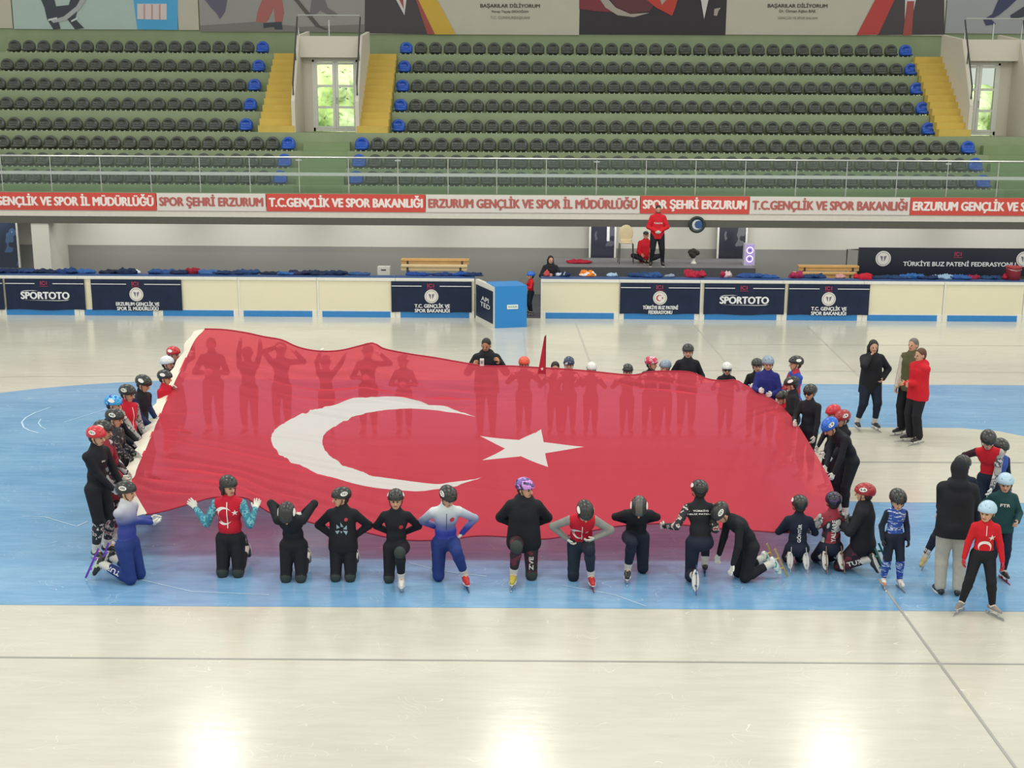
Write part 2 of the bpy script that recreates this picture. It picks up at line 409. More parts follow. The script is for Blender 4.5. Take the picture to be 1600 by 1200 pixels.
# yellow stairs: three steps to each row
def stair(x0, x1, label):
    m = MB(); n = 12; y0, y1 = 41.62, 45.05; z0, z1 = TR[4], TR[0]
    for k in range(n):
        ya = y0 + (y1 - y0) * k / n; m.box(x0, x1, ya, ya + (y1 - y0) / n + .002, z0 - .3 if k == 0 else z0 + (z1 - z0) * (k - 1) / n, z0 + (z1 - z0) * (k + 1) / n)
    struct(m.build('trim_' + label, M_YEL))
stair(-8.88, -7.66, '1'); stair(-5.56, -4.52, '2'); stair(13.92, 14.98, '3'); stair(16.89, 18.03, '4')
# upper wall and its banners
struct(MB().box(-26, 26, BACK, BACK + .3, 2.2, 12.5).build('wall_back', M_GREEN))
M_FRAME = mat('white_door_frame', 'dcdcd4', .4)
def glass_mat(name, tint, k=.12, rough=.02):
    m = bpy.data.materials.new(name); m.use_nodes = True; nt = m.node_tree; N = nt.nodes; L = nt.links; N.remove(N['Principled BSDF'])
    t = N.new('ShaderNodeBsdfTransparent'); t.inputs[0].default_value = srgb(tint)
    g = N.new('ShaderNodeBsdfGlossy'); g.inputs['Roughness'].default_value = rough; x = N.new('ShaderNodeMixShader'); x.inputs[0].default_value = k
    L.new(t.outputs[0], x.inputs[1]); L.new(g.outputs[0], x.inputs[2]); L.new(x.outputs[0], N['Material Output'].inputs[0]); return m
M_GLASS = glass_mat('clear_glass', 'f4faf4', .06)
M_RGLASS = glass_mat('greenish_railing_glass', 'eaf3ec', .05)
M_OUT = bpy.data.materials.new('sunlit_leaves'); M_OUT.use_nodes = True
_b = M_OUT.node_tree.nodes['Principled BSDF']; _n = M_OUT.node_tree.nodes.new('ShaderNodeTexNoise'); _n.inputs['Scale'].default_value = 3; _n.inputs['Detail'].default_value = 6
_c = M_OUT.node_tree.nodes.new('ShaderNodeValToRGB'); _c.color_ramp.elements[0].color = srgb('a9c46c'); _c.color_ramp.elements[0].position = .35; _c.color_ramp.elements[1].color = srgb('f0f5d4'); _c.color_ramp.elements[1].position = .65
M_OUT.node_tree.links.new(_n.outputs['Fac'], _c.inputs['Fac']); M_OUT.node_tree.links.new(_c.outputs['Color'], _b.inputs['Base Color']); _b.inputs['Roughness'].default_value = .8
for vi, (sx0, ox0, ox1, sx1) in enumerate(VOM):
    zf = TR[4]; top = 8.32
    w = MB()
    for xx in (ox0 - .12, ox1):                            # sloping parapets beside the stairs
        w.prism([(xx, 41.65, zf), (xx, 41.65, 6.15), (xx, 42.9, 8.32), (xx, 45.0, 8.6), (xx, 45.0, zf)], (.12, 0, 0))
    w.box(ox0, ox1, 42.9, 43.1, 7.62, top); w.box(ox0, ox1, 43.1, 45.0, top - .12, top)
    dx0, dx1 = (-7.3, -5.72) if vi == 0 else (15.02, 16.45)
    w.box(ox0, dx0, 43.4, 43.55, zf, 8.2); w.box(dx1, ox1, 43.4, 43.55, zf, 8.2); w.box(dx0, dx1, 43.4, 43.55, 7.56, 8.2)
    struct(w.build('wall_passage' if vi == 0 else 'wall_passage_right', M_WALLW))
    d = empty('door_%d' % (vi + 1), (0, 0, 0)); d['kind'] = 'structure'
    fr = MB(); y0, y1 = 43.4, 43.5; mid = (dx0 + dx1) / 2; z0, z1 = zf + .02, 7.56
    fr.box(dx0, dx0 + .07, y0, y1, z0, z1); fr.box(dx1 - .07, dx1, y0, y1, z0, z1); fr.box(dx0, dx1, y0, y1, z1 - .07, z1); fr.box(dx0, dx1, y0, y1, z0, z0 + .12)
    fr.build('door_frame', M_FRAME, d)
    for s in (0, 1):
        a, b = (dx0 + .07, mid - .005) if s == 0 else (mid + .005, dx1 - .07)
        lf = MB(); lf.box(a, a + .09, y0 - .02, y1 - .03, z0 + .1, z1 - .07); lf.box(b - .09, b, y0 - .02, y1 - .03, z0 + .1, z1 - .07)
        for zz in (z0 + .1, z0 + .78, z0 + 1.5, z1 - .16): lf.box(a + .09, b - .09, y0 - .01, y1 - .04, zz, zz + .08)
        l = lf.build('door_leaf', M_FRAME, d)
        MB().box(a + .09, b - .09, y0 + .02, y0 + .03, z0 + .14, z1 - .12).build('glass_pane', M_GLASS, l)
        if s: MB().tube([(a + .045, y0 - .03, z0 + .95), (a + .045, y0 - .08, z0 + .98), (a + .045, y0 - .08, z0 + 1.12), (a + .045, y0 - .03, z0 + 1.15)], .015, 6).build('door_handle', M_STEEL, l)
    # handrails of the passage
    g = empty('handrail', (0, 0, 0), 0, 'steel guard rail around the top of the %s glazed doorway in the stand' % ('left' if vi == 0 else 'right'), 'railing')
    q = MB()
    q.tube([(ox0 - .03, 42.95, 8.3), (ox0 - .03, 42.95, 9.0), (ox1 + .03, 42.95, 9.0), (ox1 + .03, 42.95, 8.3)], .025, 8)
    q.tube([((ox0 + ox1) / 2, 42.95, 8.3), ((ox0 + ox1) / 2, 42.95, 8.85)], .02, 6)
    q.build('guard_rail', M_STEEL, g)
    for xx in (ox0 - .06, ox1 + .06):
        MB().tube([(xx, 41.75, 6.35), (xx, 41.75, 6.75), (xx, 42.95, 8.95)], .028, 8).tube([(xx, 42.4, 7.5), (xx, 42.4, 7.9)], .02, 6).build('sloping_handrail', M_DARKM, g)
# trees outside the doors
struct(MB().box(-40, 40, 48, 80, 4.0, 4.1).build('ground_outside', mat('grass_outside', '8fae5a', .9)))
def bush(x, y, r, hz, lab):
    pr = [Ell((x + rng.uniform(-r, r) * .7, y + rng.uniform(-r, r) * .6, 4.1 + rng.uniform(.25, .8) * hz), (r * rng.uniform(.3, .5),) * 3, m=0, k=.1) for _ in range(16)]
    pr.append(Cone((x, y, 4.05), (x, y, 4.1 + hz * .6), .15, .1, k=.1))
    V, Q, mi = sdf_mesh(pr, step=.12)
    V = V + np.random.default_rng(3).normal(0, .035, V.shape)
    o = mesh_obj('leafy_tree', V, Q, M_OUT, None, True); tag(o, lab, 'tree')
bush(-8.0, 54, 2.2, 4.2, 'bright green tree seen through the left glazed door'); bush(18.7, 54, 2.4, 2.6, 'pale green bush seen through the right glazed door')
# openings for the doors in the rear wall are formed by cutting it: rebuild the wall in pieces
bpy.data.objects.remove(bpy.data.objects['wall_back'])
wb_ = MB()
for a, b in ((-26, -9.2), (-5.2, 14.0), (18.6, 26)): wb_.box(a, b, BACK, BACK + .3, 2.2, 12.5)
for a, b in ((-9.2, -5.2), (14.0, 18.6)): wb_.box(a, b, BACK, BACK + .3, 7.75, 12.5)
struct(wb_.build('wall_back', M_GREEN))

# ------------------------------------------------------------------ banners high on the rear wall
BY = BACK - .04
def bx(px): return atY(px, 40, BY).x
def bz(px, py): return atY(px, py, BY).z
def banner(name, x0, x1, yb, base, label, cat='banner'):
    zb = bz((x0 + x1) / 2, yb); X0, X1 = bx(x0), bx(x1)
    o = empty(name, (X0, BY, zb), 0, label, cat)
    MB().box(0, X1 - X0, -.02, .03, 0, 2.7).build('sheet', base, o); return o, X1 - X0
def bpoly(o, name, pts, x0, yb, m, off=-.03, cyc=False):
    """pts in picture pixels measured on the banner's own plane, with depth order off"""
    V = []
    for px, py in pts:
        p = atY(px, py, BY); V.append((p.x - o.location.x, off, p.z - o.location.z))
    return MB().prism(V, (0, .006, 0)).build(name, m, o)
BM = lambda n, c: mat('banner_' + n, c, .65, .05, 2)
o, w = banner('hockey_banner', 22, 278, 46, BM('mint', 'a9bab2'), 'pale green banner with a striding hockey player and a blue panel, far left')
bpoly(o, 'blue_panel', [(208, -6), (278, -6), (278, 47), (215, 46)], 0, 0, BM('blue', '4aa0cf'))
bpoly(o, 'panel_box', [(215, 6), (261, 6), (261, 31), (215, 30)], 0, 0, BM('pink', 'cdbfbc'), -.04)
for k in range(3): bpoly(o, 'panel_stroke', [(225 + 12 * k, 7), (227 + 12 * k, 7), (227 + 12 * k, 30), (225 + 12 * k, 30)], 0, 0, BM('brick', 'b98f88'), -.05)
bpoly(o, 'player_shape', [(62, -6), (84, -6), (88, 10), (108, 8), (112, -6), (128, -4), (122, 14), (118, 30), (132, 44), (118, 46), (104, 28), (92, 34), (95, 45), (84, 46), (74, 30), (70, 12)], 0, 0, BM('navy', '3b4048'), -.035)
bpoly(o, 'stick', [(80, 32), (100, 26), (120, 10), (128, -4), (137, -4), (126, 14), (104, 32), (84, 36)], 0, 0, BM('stickgrey', 'a5a7a6'), -.045)
for a, b in (((76, 30), (90, 27)), ((112, 32), (122, 27))): bpoly(o, 'sock_stripe', [(a[0], a[1]), (b[0], b[1]), (b[0], b[1] + 3), (a[0], a[1] + 3)], 0, 0, BM('stripe', 'c9cdca'), -.05)
o, w = banner('blank_banner', -60, 20, 44, BM('bone', 'b9b2a2'), 'plain beige banner strip at the far left of the rear wall')
o, w = banner('blank_banner', 279, 311, 47, BM('bone', 'b9b2a2'), 'narrow plain beige banner beside the blue panel of the hockey banner')
o, w = banner('skating_banner', 313, 570, 50, BM('greyrink', '93908b'), 'grey printed banner of hockey players with red socks over the left glazed door')
bpoly(o, 'red_legs', [(412, -6), (440, -6), (444, 20), (441, 36), (430, 34), (428, 12), (420, 30), (413, 38), (400, 36), (402, 20)], 0, 0, BM('redleg', 'a2605a'))
bpoly(o, 'black_skates', [(412, 36), (440, 34), (442, 46), (430, 46), (428, 42), (412, 44)], 0, 0, BM('navy', '3b4048'), -.04)
bpoly(o, 'stick', [(455, -6), (462, -6), (500, 40), (514, 46), (508, 47), (494, 42)], 0, 0, BM('stickdark', '55504c'), -.04)
bpoly(o, 'white_skates', [(488, -6), (506, -6), (512, 12), (528, 22), (520, 26), (500, 16), (492, 24), (484, 22)], 0, 0, BM('skategrey', '6f6a6c'), -.035)
bpoly(o, 'left_player', [(316, -6), (356, -6), (352, 18), (344, 30), (338, 20), (330, 12)], 0, 0, BM('violet', '5d5a6a'), -.035)
bpoly(o, 'dark_floor', [(313, 40), (400, 34), (470, 42), (570, 38), (570, 51), (313, 48)], 0, 0, BM('shadegrey', '77746f'), -.032)
def portrait(x0, x1, yb, side, label, l1, l2, l3, tx, accents):
    o, w = banner('portrait_banner', x0, x1, yb, BM('cream', 'bdb7a6'), label)
    for nm, pts, c, off in accents: bpoly(o, nm, pts, 0, 0, BM(c[0], c[1]), off)
    for (s, py, h, ww, c, b) in ((l1, 9, .2, 2.2, '4c453c', .02), (l2, 18, .13, 1.35, '5b544a', .012), (l3, 28, .13, 1.45, '8c8678', .005)):
        p = atY(tx, py, BY); text_on(o, s, (p.x - o.location.x, -.035, p.z - o.location.z), ww, h, mat('ink_' + c, c, .6), b)
    return o
portrait(570, 905, 54, 0, 'cream banner with dark suit, red tie and gold band above the centre seats', 'BAŞARILAR DİLİYORUM', 'Recep Tayyip ERDOĞAN', 'T.C. CUMHURBAŞKANI', 797, [
    ('suit', [(570, -6), (650, -6), (668, 16), (684, 54), (570, 52)], ('suit', '463f43'), -.03),
    ('shirt', [(616, -6), (636, -6), (632, 24)], ('shirt', 'c9c6c2'), -.036),
    ('red_tie', [(621, -6), (630, -6), (631, 14), (626, 4)], ('tie', '9c4b44'), -.042),
    ('red_band', [(648, -6), (654, -6), (684, 54), (668, 54)], ('tie', '9c4b44'), -.046),
    ('gold_band', [(651, -6), (680, -6), (712, 54), (680, 54)], ('gold', 'c9a53c'), -.05)])
o, w = banner('flag_banner', 905, 1134, 54, BM('black', '322a30'), 'dark banner with a red flag crescent and a dark suit, middle of the rear wall')
bpoly(o, 'red_sheen', [(905, -6), (945, -6), (965, 20), (935, 18), (905, 14)], 0, 0, BM('deepred', '7a3038'), -.03)
bpoly(o, 'crescent', [(934, -6), (946, -6), (962, 12), (985, 22), (1015, 20), (990, 27), (965, 24), (946, 12)], 0, 0, BM('moon', 'a59b90'), -.036)
bpoly(o, 'red_disc', [(948, -6), (1030, -6), (1015, 18), (985, 21), (963, 11)], 0, 0, BM('brownred', '5f3238'), -.034)
bpoly(o, 'red_flag_fold', [(1003, -6), (1060, -6), (1055, 12), (1050, 25), (1025, 12)], 0, 0, BM('flagred', 'b83c30'), -.042)
bpoly(o, 'star_point', [(1030, -4), (1044, -4), (1034, 8)], 0, 0, BM('moon', 'a59b90'), -.05)
bpoly(o, 'white_shirt', [(1094, -6), (1108, -6), (1100, 30)], 0, 0, BM('shirt', 'c9c6c2'), -.036)
bpoly(o, 'pocket_cloth', [(1116, 14), (1126, 12), (1122, 18), (1120, 25), (1115, 24)], 0, 0, BM('moon', 'a59b90'), -.036)
portrait(1134, 1475, 55, 1, 'cream banner with broad red band and dark suit above the right seats', 'BAŞARILAR DİLİYORUM', 'Dr. Osman Aşkın BAK', 'GENÇLİK VE SPOR BAKANI', 1246, [
    ('suit', [(1400, -6), (1475, -6), (1475, 54), (1370, 55), (1385, 20)], ('suit', '463f43'), -.03),
    ('red_band', [(1370, -6), (1400, -6), (1372, 54), (1338, 55)], ('bandred', 'b5403c'), -.046),
    ('shirt', [(1414, -6), (1432, -6), (1424, 30), (1413, 38)], ('shirt', 'c9c6c2'), -.036),
    ('red_tie', [(1417, 2), (1428, 2), (1424, 55), (1410, 55)], ('tie', '9c4b44'), -.042)])
o, w = banner('skater_banner', 1477, 1760, 53, BM('rinkgrey', '9b9c9e'), 'grey printed banner of a skater in dark blue tights over the right glazed door')
bpoly(o, 'skater_legs', [(1562, -6), (1594, -6), (1575, 12), (1560, 24), (1548, 30), (1556, 38), (1540, 40), (1536, 31), (1550, 22), (1556, 8)], 0, 0, BM('ink', '3b3f5c'), -.036)
bpoly(o, 'second_skate', [(1578, 24), (1600, 10), (1620, 10), (1600, 26), (1580, 31)], 0, 0, BM('navy', '3b4048'), -.036)

# ------------------------------------------------------------------ seats
def seat_mesh(col, nm):
    pr = [Ell((0, .06, .23), (.235, .1, .23), k=.05), Ell((0, -.1, .1), (.225, .22, .07), k=.06), Ell((0, .02, .12), (.23, .14, .12), k=.05),
          Ell((0, -.02, .3), (.15, .05, .085), k=.02, sub=True)]
    V, Q, mi = sdf_mesh(pr, step=.022, planes=[((0, 0, .02), (0, 0, -1))])
    b = MB()
    for x in (-.17, 0, .17): b.box(x - .02, x + .02, -.3, -.2, 0, .03)
    nv = len(V); V2 = np.concatenate([V, np.array([tuple(v) for v in b.v])]); Q2 = np.concatenate([Q, np.array(b.f) + nv])
    mi = np.concatenate([np.zeros(len(Q)), np.ones(len(b.f))]).astype(int)
    o = mesh_obj('stadium_seat', V2, Q2, [mat('seat_plastic_' + nm, col, .15, .1, 2), mat('seat_bracket', 'c9ccc0', .5)], None, True, mi)
    return o
S_G = seat_mesh('42463e', 'grey'); S_B = seat_mesh('1f4fae', 'blue')
PITCH_S = .53
plan = []   # x, row, blue, section
rowname = ['top row', 'second row from the top', 'third row from the top', 'fourth row from the top', 'row level with the foot of the yellow stairs', 'third row from the bottom', 'second row from the bottom', 'bottom row behind the railing']
for r in range(8):
    lr = -9.43 if r < 5 else -7.8; ml = -4.23 if r < 5 else -5.35; n = 35 if r < 5 else 39
    ext = int((18.9 + lr) / PITCH_S) + 1
    for k in range(ext): plan.append((lr - k * PITCH_S, r, k == 0, 'left'))
    for k in range(n): plan.append((ml + k * PITCH_S, r, k in (0, n - 1), 'centre' + ('L' if k == 0 else 'R')))
used = set(); stuffed = []
n_ind = 0
plan.sort(key=lambda q: (not q[2], -q[1], abs(q[0])))
for (x, r, blue, sec) in plan:
    if n_ind >= 300:
        stuffed.append((x, r)); continue
    src = S_B if blue else S_G
    o = src if src.name not in used else src.copy()
    if src.name in used: COL.objects.link(o)
    used.add(src.name); n_ind += 1
    o.location = (x, SY[r], TR[r]); o.rotation_euler = (0, 0, 0)
    if blue:
        side = {'left': 'right end of the left block', 'centreL': 'left end of the centre block', 'centreR': 'right end of the centre block'}[sec]
        tag(o, 'blue seat at the %s, %s' % (side, rowname[r].replace(' behind the railing', '').replace('row level with the foot of the yellow stairs', 'row at the stairs\' foot')), 'seat', 'blue end seats of the stand')
    else:
        s = 'left' if sec == 'left' else 'centre'
        tag(o, 'dark grey plastic stadium seat, %s, %s block' % (rowname[r], s), 'seat', 'grey seats of the %s, %s block' % (rowname[r], s))
me = S_G.data; V0 = np.empty(len(me.vertices) * 3, np.float32); me.vertices.foreach_get('co', V0); V0 = V0.reshape(-1, 3)
Q0 = np.empty(len(me.loops), np.int32); me.loops.foreach_get('vertex_index', Q0); Q0 = Q0.reshape(-1, 4)
M0 = np.empty(len(me.polygons), np.int32); me.polygons.foreach_get('material_index', M0)
VV = np.concatenate([V0 + np.array([x, SY[r], TR[r]], np.float32) for x, r in stuffed]); QQ = np.concatenate([Q0 + i * len(V0) for i in range(len(stuffed))])
o = mesh_obj('stadium_seats', VV, QQ, list(me.materials), None, True, np.tile(M0, len(stuffed)))
tag(o, 'rows of dark grey plastic seats filling the upper rows of the stand', 'seat', kind='stuff')

# ------------------------------------------------------------------ guard railing on the stand's front edge
rail = empty('guard_railing', (0, 38.15, 3.27), 0, 'long steel and glass guard railing along the front edge of the stand', 'railing')
zt = atY(815, 248, 38.15).z - 3.27
MB().tube([(-24, 0, zt), (24, 0, zt)], .03, 8).build('top_rail', M_STEEL, rail)
MB().box(-24, 24, -.02, .02, zt - .56, zt - .46).build('middle_rail', mat('pale_rail', 'a9b3ac', .4), rail)
xp = [(p - 815) / 50.9 for p in (-164, -86, -8, 70, 149, 228, 306, 385, 463, 541, 619, 698, 775, 853, 932, 1010, 1088, 1166, 1246, 1325, 1404, 1483, 1562, 1640)]
for i, x in enumerate(xp):
    q = MB().tube([(x, 0, 0), (x, 0, zt)], .018, 6).box(x - .05, x + .05, -.05, .05, 0, .02)
    if i in (8, 10, 14, 21): q.box(x - .09, x + .09, -.02, .02, zt - .1, zt - .06)
    q.build('post', M_STEEL, rail)
for i in range(len(xp) - 1): MB().box(xp[i] + .04, xp[i + 1] - .04, -.006, .006, .06, zt - .04).build('glass_panel', M_RGLASS, rail)

# ------------------------------------------------------------------ fascia with its run of name panels
zf0 = 2.62; zf1 = 3.27
struct(MB().box(-26, 26, FAS_Y, FAS_Y + .3, 2.585, 3.27).build('trim_fascia', mat('fascia_cream', 'd8d4c8', .7)))
struct(MB().box(-26, 26, FAS_Y + .3, 41.5, 2.52, 2.6).box(-26, 26, FAS_Y + .01, 38.25, 2.36, 2.58).build('ceiling', mat('soffit_shaded', '5c5b54', .8)))  # dark colour of the lip paints in the shade under the fascia
struct(MB().box(-26, 26, 39.6, 39.9, 1.52, 2.52).build('wall_lower', M_WLIGHT)); struct(MB().box(-26, 26, 39.56, 39.9, 0, 1.52).build('wall_plinth', M_WDARK))
struct(MB().box(-26, 26, 34.8, 39.7, -.06, -.005).build('floor_bench_zone', mat('rubber_floor', '55565a', .8)))
M_RED = mat('fascia_red', 'cf4a40', .6, .05, 2); M_CRM = mat('fascia_pale', 'd9d4cc', .6, .03, 2); M_REDT = mat('fascia_red_ink', 'b5605a', .6); M_WT = mat('fascia_white_ink', 'f0e4de', .6)
full = 'ERZURUM GENÇLİK VE SPOR İL MÜDÜRLÜĞÜ'; sse = 'SPOR ŞEHRİ ERZURUM'; tcb = 'T.C.GENÇLİK VE SPOR BAKANLIĞI'
segs = [(-85, 245, full, 1, 'leftmost red'), (245, 416, sse, 0, 'white'), (416, 665, tcb, 1, 'red'), (665, 1000, full, 0, 'white'), (1000, 1171, sse, 1, 'red'), (1171, 1422, tcb, 0, 'white'), (1422, 1757, full, 1, 'rightmost red')]
for (a, b, s, red, nm) in segs:
    X0 = atY(a, 315, FAS_Y).x; X1 = atY(b, 318, FAS_Y).x; yb = 327.5 + (a + b) / 2 / 1600 * 9.5
    zb = atY((a + b) / 2, yb, FAS_Y).z; h = .54
    o = empty('name_banner', ((X0 + X1) / 2, FAS_Y - .01, zb), 0, '%s fascia banner reading %s' % (nm, s), 'banner')
    hw = (X1 - X0) / 2 - .01
    MB().box(-hw, hw, -.02, .005, 0, h).build('sheet', M_RED if red else M_CRM, o)
    text_on(o, s, (0, -.026, h * .5 + .02), 2 * hw - .14, h * .78, M_WT if red else M_REDT, .03)

# left pillar and the poster beyond it
struct(MB().box(-15.35, -14.8, 38.05, 39.6, 0, 2.52).build('trim_pillar', M_WLIGHT))
def xz(px, py, Y): p = atY(px, py, Y); return p.x, p.z
def poster(px0, px1, py0, py1, Y, label, seed, cols=('2c3446', '8f97a3', '4c5a78')):
    x0, z1 = xz(px0, py0, Y); x1, z0 = xz(px1, py1, Y)
    o = empty('glass_door', ((x0 + x1) / 2, Y, z0), 0, label, 'door'); w = (x1 - x0) / 2; h = z1 - z0
    MB().box(-w, -w + .06, -.03, .03, 0, h).box(w - .06, w, -.03, .03, 0, h).box(-w, w, -.03, .03, h - .06, h).build('frame', M_FRAME, o)
    MB().box(-w + .06, w - .06, -.015, .015, 0, h - .06).build('printed_pane', patch('door_print_%d' % seed, cols[0], cols[1], 1.6, .55, cols[2], (1, 1, .7), .15), o)
    return o, w, h
poster(-30, 33, 334, 418, 38.9, 'dark blue printed door panel left of the pale pillar', 1, ('1c2a40', '3d5a80', '8ea2b4'))
o, w, h = poster(921, 962, 338, 408, 39.3, 'dark glass door with a printed picture left of the standing man in red', 2, ('3a3b48', '62636f', '83848c'))
MB().box(w * .3, w * .5, -.03, -.018, h * .45, h * .95).build('bright_reflection_strip', mat('painted_reflection', 'e6e8ea', .3), o)  # lamp strip reflected in the door glass, painted as a pale bar
poster(1122, 1166, 338, 408, 39.3, 'dark glass door with a printed picture beside the violet loudspeaker', 3, ('34353f', '6a6a70', '8a8880'))

# ------------------------------------------------------------------ rink boards
BDY = 34.8
M_BP = mat('board_cream', 'e0d9bd', .35, .04, 1.5); M_BW = mat('board_white_rail', 'dddcd2', .4); M_BB = mat('board_blue_kick', '2f7fc0', .4); M_CAP = mat('board_cap_blue', '2c4c80', .5, .2, 6)
def board(px0, px1, label, pb=498):
    ybase = 490.5 + 12 * ((px0 + px1) / 2) / 1600
    X0 = (px0 - 815) / 53.9; X1 = (px1 - 815) / 53.9
    o = empty('rink_board', ((X0 + X1) / 2, BDY, 0), 0, label, 'board', 'rink boards along the far side'); w = (X1 - X0) / 2 - .004
    MB().box(-w, w, -.02, .06, .2, 1.06).build('panel', M_BP, o)
    MB().box(-w, w, -.05, .05, 1.06, 1.14).box(-w, -w + .05, -.04, .05, .14, 1.06).build('frame', M_BW, o)
    MB().box(-w + .14, w - .14, -.05, .06, 0, .17).build('kick_plate', M_BB, o)
    MB().box(-w, -w + .14, -.055, .06, 0, .19).box(w - .14, w, -.055, .06, 0, .19).box(-w, w, -.03, .055, .17, .2).build('foot', M_BW, o)
    MB().box(-w, w, .05, .42, 1.1, 1.17).build('cap', M_CAP, o)
    return o
bj = [-120, 3, 125, 248, 374, 497, 619, 742]
nmL = ['leftmost', 'under the first banner', 'under the second banner at left', 'first bare one right of the banners', 'middle bare one', 'bare one left of the last banner', 'beside the opened blue gate']
for i in range(7): board(bj[i], bj[i + 1], 'cream rink board of the left run, ' + nmL[i])
bk = [845, 967, 1092, 1220, 1345, 1469, 1593, 1716]
nmR = ['bare one next to the gate gap', 'under the skating federation banner', 'under the middle banner', 'under the banner beside the hanging red jacket', 'bare one right of the hanging red jacket', 'bare one below the dark federation screen', 'at the right picture edge']
for i in range(7): board(bk[i], bk[i + 1], 'cream rink board of the right run, ' + nmR[i])

M_NAVY = mat('sponsor_sheet_navy', '202a42', .5, .35, 3, .3, spec=.2); M_TXT = mat('banner_white_ink', 'dfe2e4', .5); M_PINK = mat('banner_crimson', '97304f', .5)
M_BLK = mat('ink_black', '22242a', .5); M_REDF = mat('emblem_red', 'b23a44', .5)
def emblem(o, c, r, red=False):
    x, y, z = c
    e = MB().prism([(x + a, y, z + b) for a, b in disc_pts(r, 28)], (0, .004, 0)).build('emblem', mat('emblem_white', 'dcd8d2', .5), o)
    V = []; Fc = []
    for k in range(28):
        for rr in (r * .86, r * .78): a = 2 * math.pi * k / 28; V.append((x + rr * math.cos(a), y - .004, z + rr * math.sin(a)))
    Fc = [(2 * k, 2 * k + 1, (2 * k + 3) % 56, (2 * k + 2) % 56) for k in range(28)]
    mesh_obj('emblem_ring', V, Fc, mat('emblem_grey', '9a9aa0', .5), e)
    if red:
        V, Fc = crescent_quads(x - .02, 0, r * .45); mesh_obj('emblem_crescent', [(a, y - .005, z + b) for a, b in V], Fc, M_REDF, e)
        V = star_pts(x + r * .35, z, r * .2); mesh_obj('emblem_star', [(a, y - .005, b) for a, b in V], [tuple(range(10))], M_REDF, e)
    else:
        q = MB()
        for s in (-1, 1): q.prism([(x + s * r * .08, y - .006, z + r * .3), (x + s * r * .42, y - .006, z + r * .38), (x + s * r * .3, y - .006, z), (x + s * r * .12, y - .006, z - r * .42)], (0, .003, 0))
        q.build('emblem_figure', mat('emblem_figure_grey', '6a6c78', .5), e)
def mark10(o, x, y, z, s=1.0):
    """the small crimson anniversary mark"""
    q = MB(); q.box(x - .1 * s, x - .07 * s, y, y + .003, z - .06 * s, z + .06 * s)
    for k in range(12):
        a0, a1 = 2 * math.pi * k / 12, 2 * math.pi * (k + 1) / 12
        if k in (0, 11): continue
        q.prism([(x + rr * s * math.cos(a), y, z + rr * s * math.sin(a)) for rr, a in ((.062, a0), (.035, a0), (.035, a1), (.062, a1))], (0, .003, 0))
    q.box(x + .07 * s, x + .1 * s, y, y + .003, z - .05 * s, z + .05 * s); q.box(x - .12 * s, x + .12 * s, y, y + .003, z - .1 * s, z - .085 * s)
    q.build('anniversary_mark', M_PINK, o)
def adboard(px0, px1, kind, label, tilt=0):
    X0 = (px0 - 815) / 53.9; X1 = (px1 - 815) / 53.9; w = (X1 - X0) / 2
    o = empty('sponsor_banner', ((X0 + X1) / 2, BDY - .075, .16), 0, label, 'banner')
    # slightly sagging sheet
    n = 14; V = []; Fc = []
    for i in range(n + 1):
        for j in range(7):
            u = i / n; v = j / 6
            V.append((-w + 2 * w * u, .012 * math.sin(u * 17 + v * 5) * (1 - abs(2 * v - 1)), .9 * v + .015 * math.sin(u * 9) * (v < .1) + .02 * v * 0))
    for i in range(n):
        for j in range(6): a = i * 7 + j; Fc.append((a, a + 7, a + 8, a + 1))
    mesh_obj('sheet', V, Fc, M_NAVY, o, True)
    y = -.022
    MB().box(-w + .02, -.28, y, y + .003, .755, .775).box(.24, w - .02, y, y + .003, .755, .775).build('white_rule', M_TXT, o)
    mark10(o, -.02, y, .78)
    if kind == 'toto':
        text_on(o, 'SPORTOTO', (0, y, .42), 1.42, .2, M_TXT, .045)
        MB().prism([(-.7, y, .53), (-.6, y, .56), (-.35, y, .57), (-.2, y, .555), (-.38, y, .555), (-.58, y, .545)], (0, .003, 0)).prism([(.7, y, .31), (.62, y, .275), (.35, y, .265), (-.66, y, .285), (.35, y, .28), (.6, y, .29)], (0, .003, 0)).build('swoosh', M_TXT, o)
    else:
        emblem(o, (0, y, .47), .2, kind == 'tbpf')
        s = {'egsim': 'ERZURUM GENÇLİK VE\nSPOR İL MÜDÜRLÜĞÜ', 'tcgsb': 'T.C. GENÇLİK VE\nSPOR BAKANLIĞI', 'tbpf': 'TÜRKİYE BUZ PATENİ\nFEDERASYONU'}[kind]
        text_on(o, s, (.02, y, .14), 1.26 if kind == 'egsim' else 1.02, .27, M_TXT, .03)
    return o
adboard(-30, 10, 'x' if 0 else 'toto', 'sliver of a dark banner with lettering at the left picture edge') if False else None
adboard(12, 136, 'toto', 'dark navy SPORTOTO banner at the left end of the boards')
adboard(146, 287, 'egsim', 'dark navy ERZURUM GENÇLİK VE SPOR İL MÜDÜRLÜĞÜ banner on the boards')
adboard(613, 738, 'tcgsb', 'dark navy T.C. GENÇLİK VE SPOR BAKANLIĞI banner by the gate')
adboard(968, 1092, 'tbpf', 'dark navy TÜRKİYE BUZ PATENİ FEDERASYONU banner on the boards')
adboard(1098, 1223, 'toto', 'dark navy SPORTOTO banner in the middle of the right run of boards')
adboard(1228, 1354, 'tcgsb', 'dark navy ministry banner with the hanging red jacket at its corner')
o = empty('sponsor_banner', ((-815 + 3) / 53.9 - .4, BDY - .075, .16), 0, 'cut-off dark banner at the far left edge of the boards', 'banner')
MB().box(-.6, .52, -.02, -.012, 0, .9).build('sheet', M_NAVY, o); MB().box(-.5, .5, -.026, -.022, .755, .775).build('white_rule', M_TXT, o)

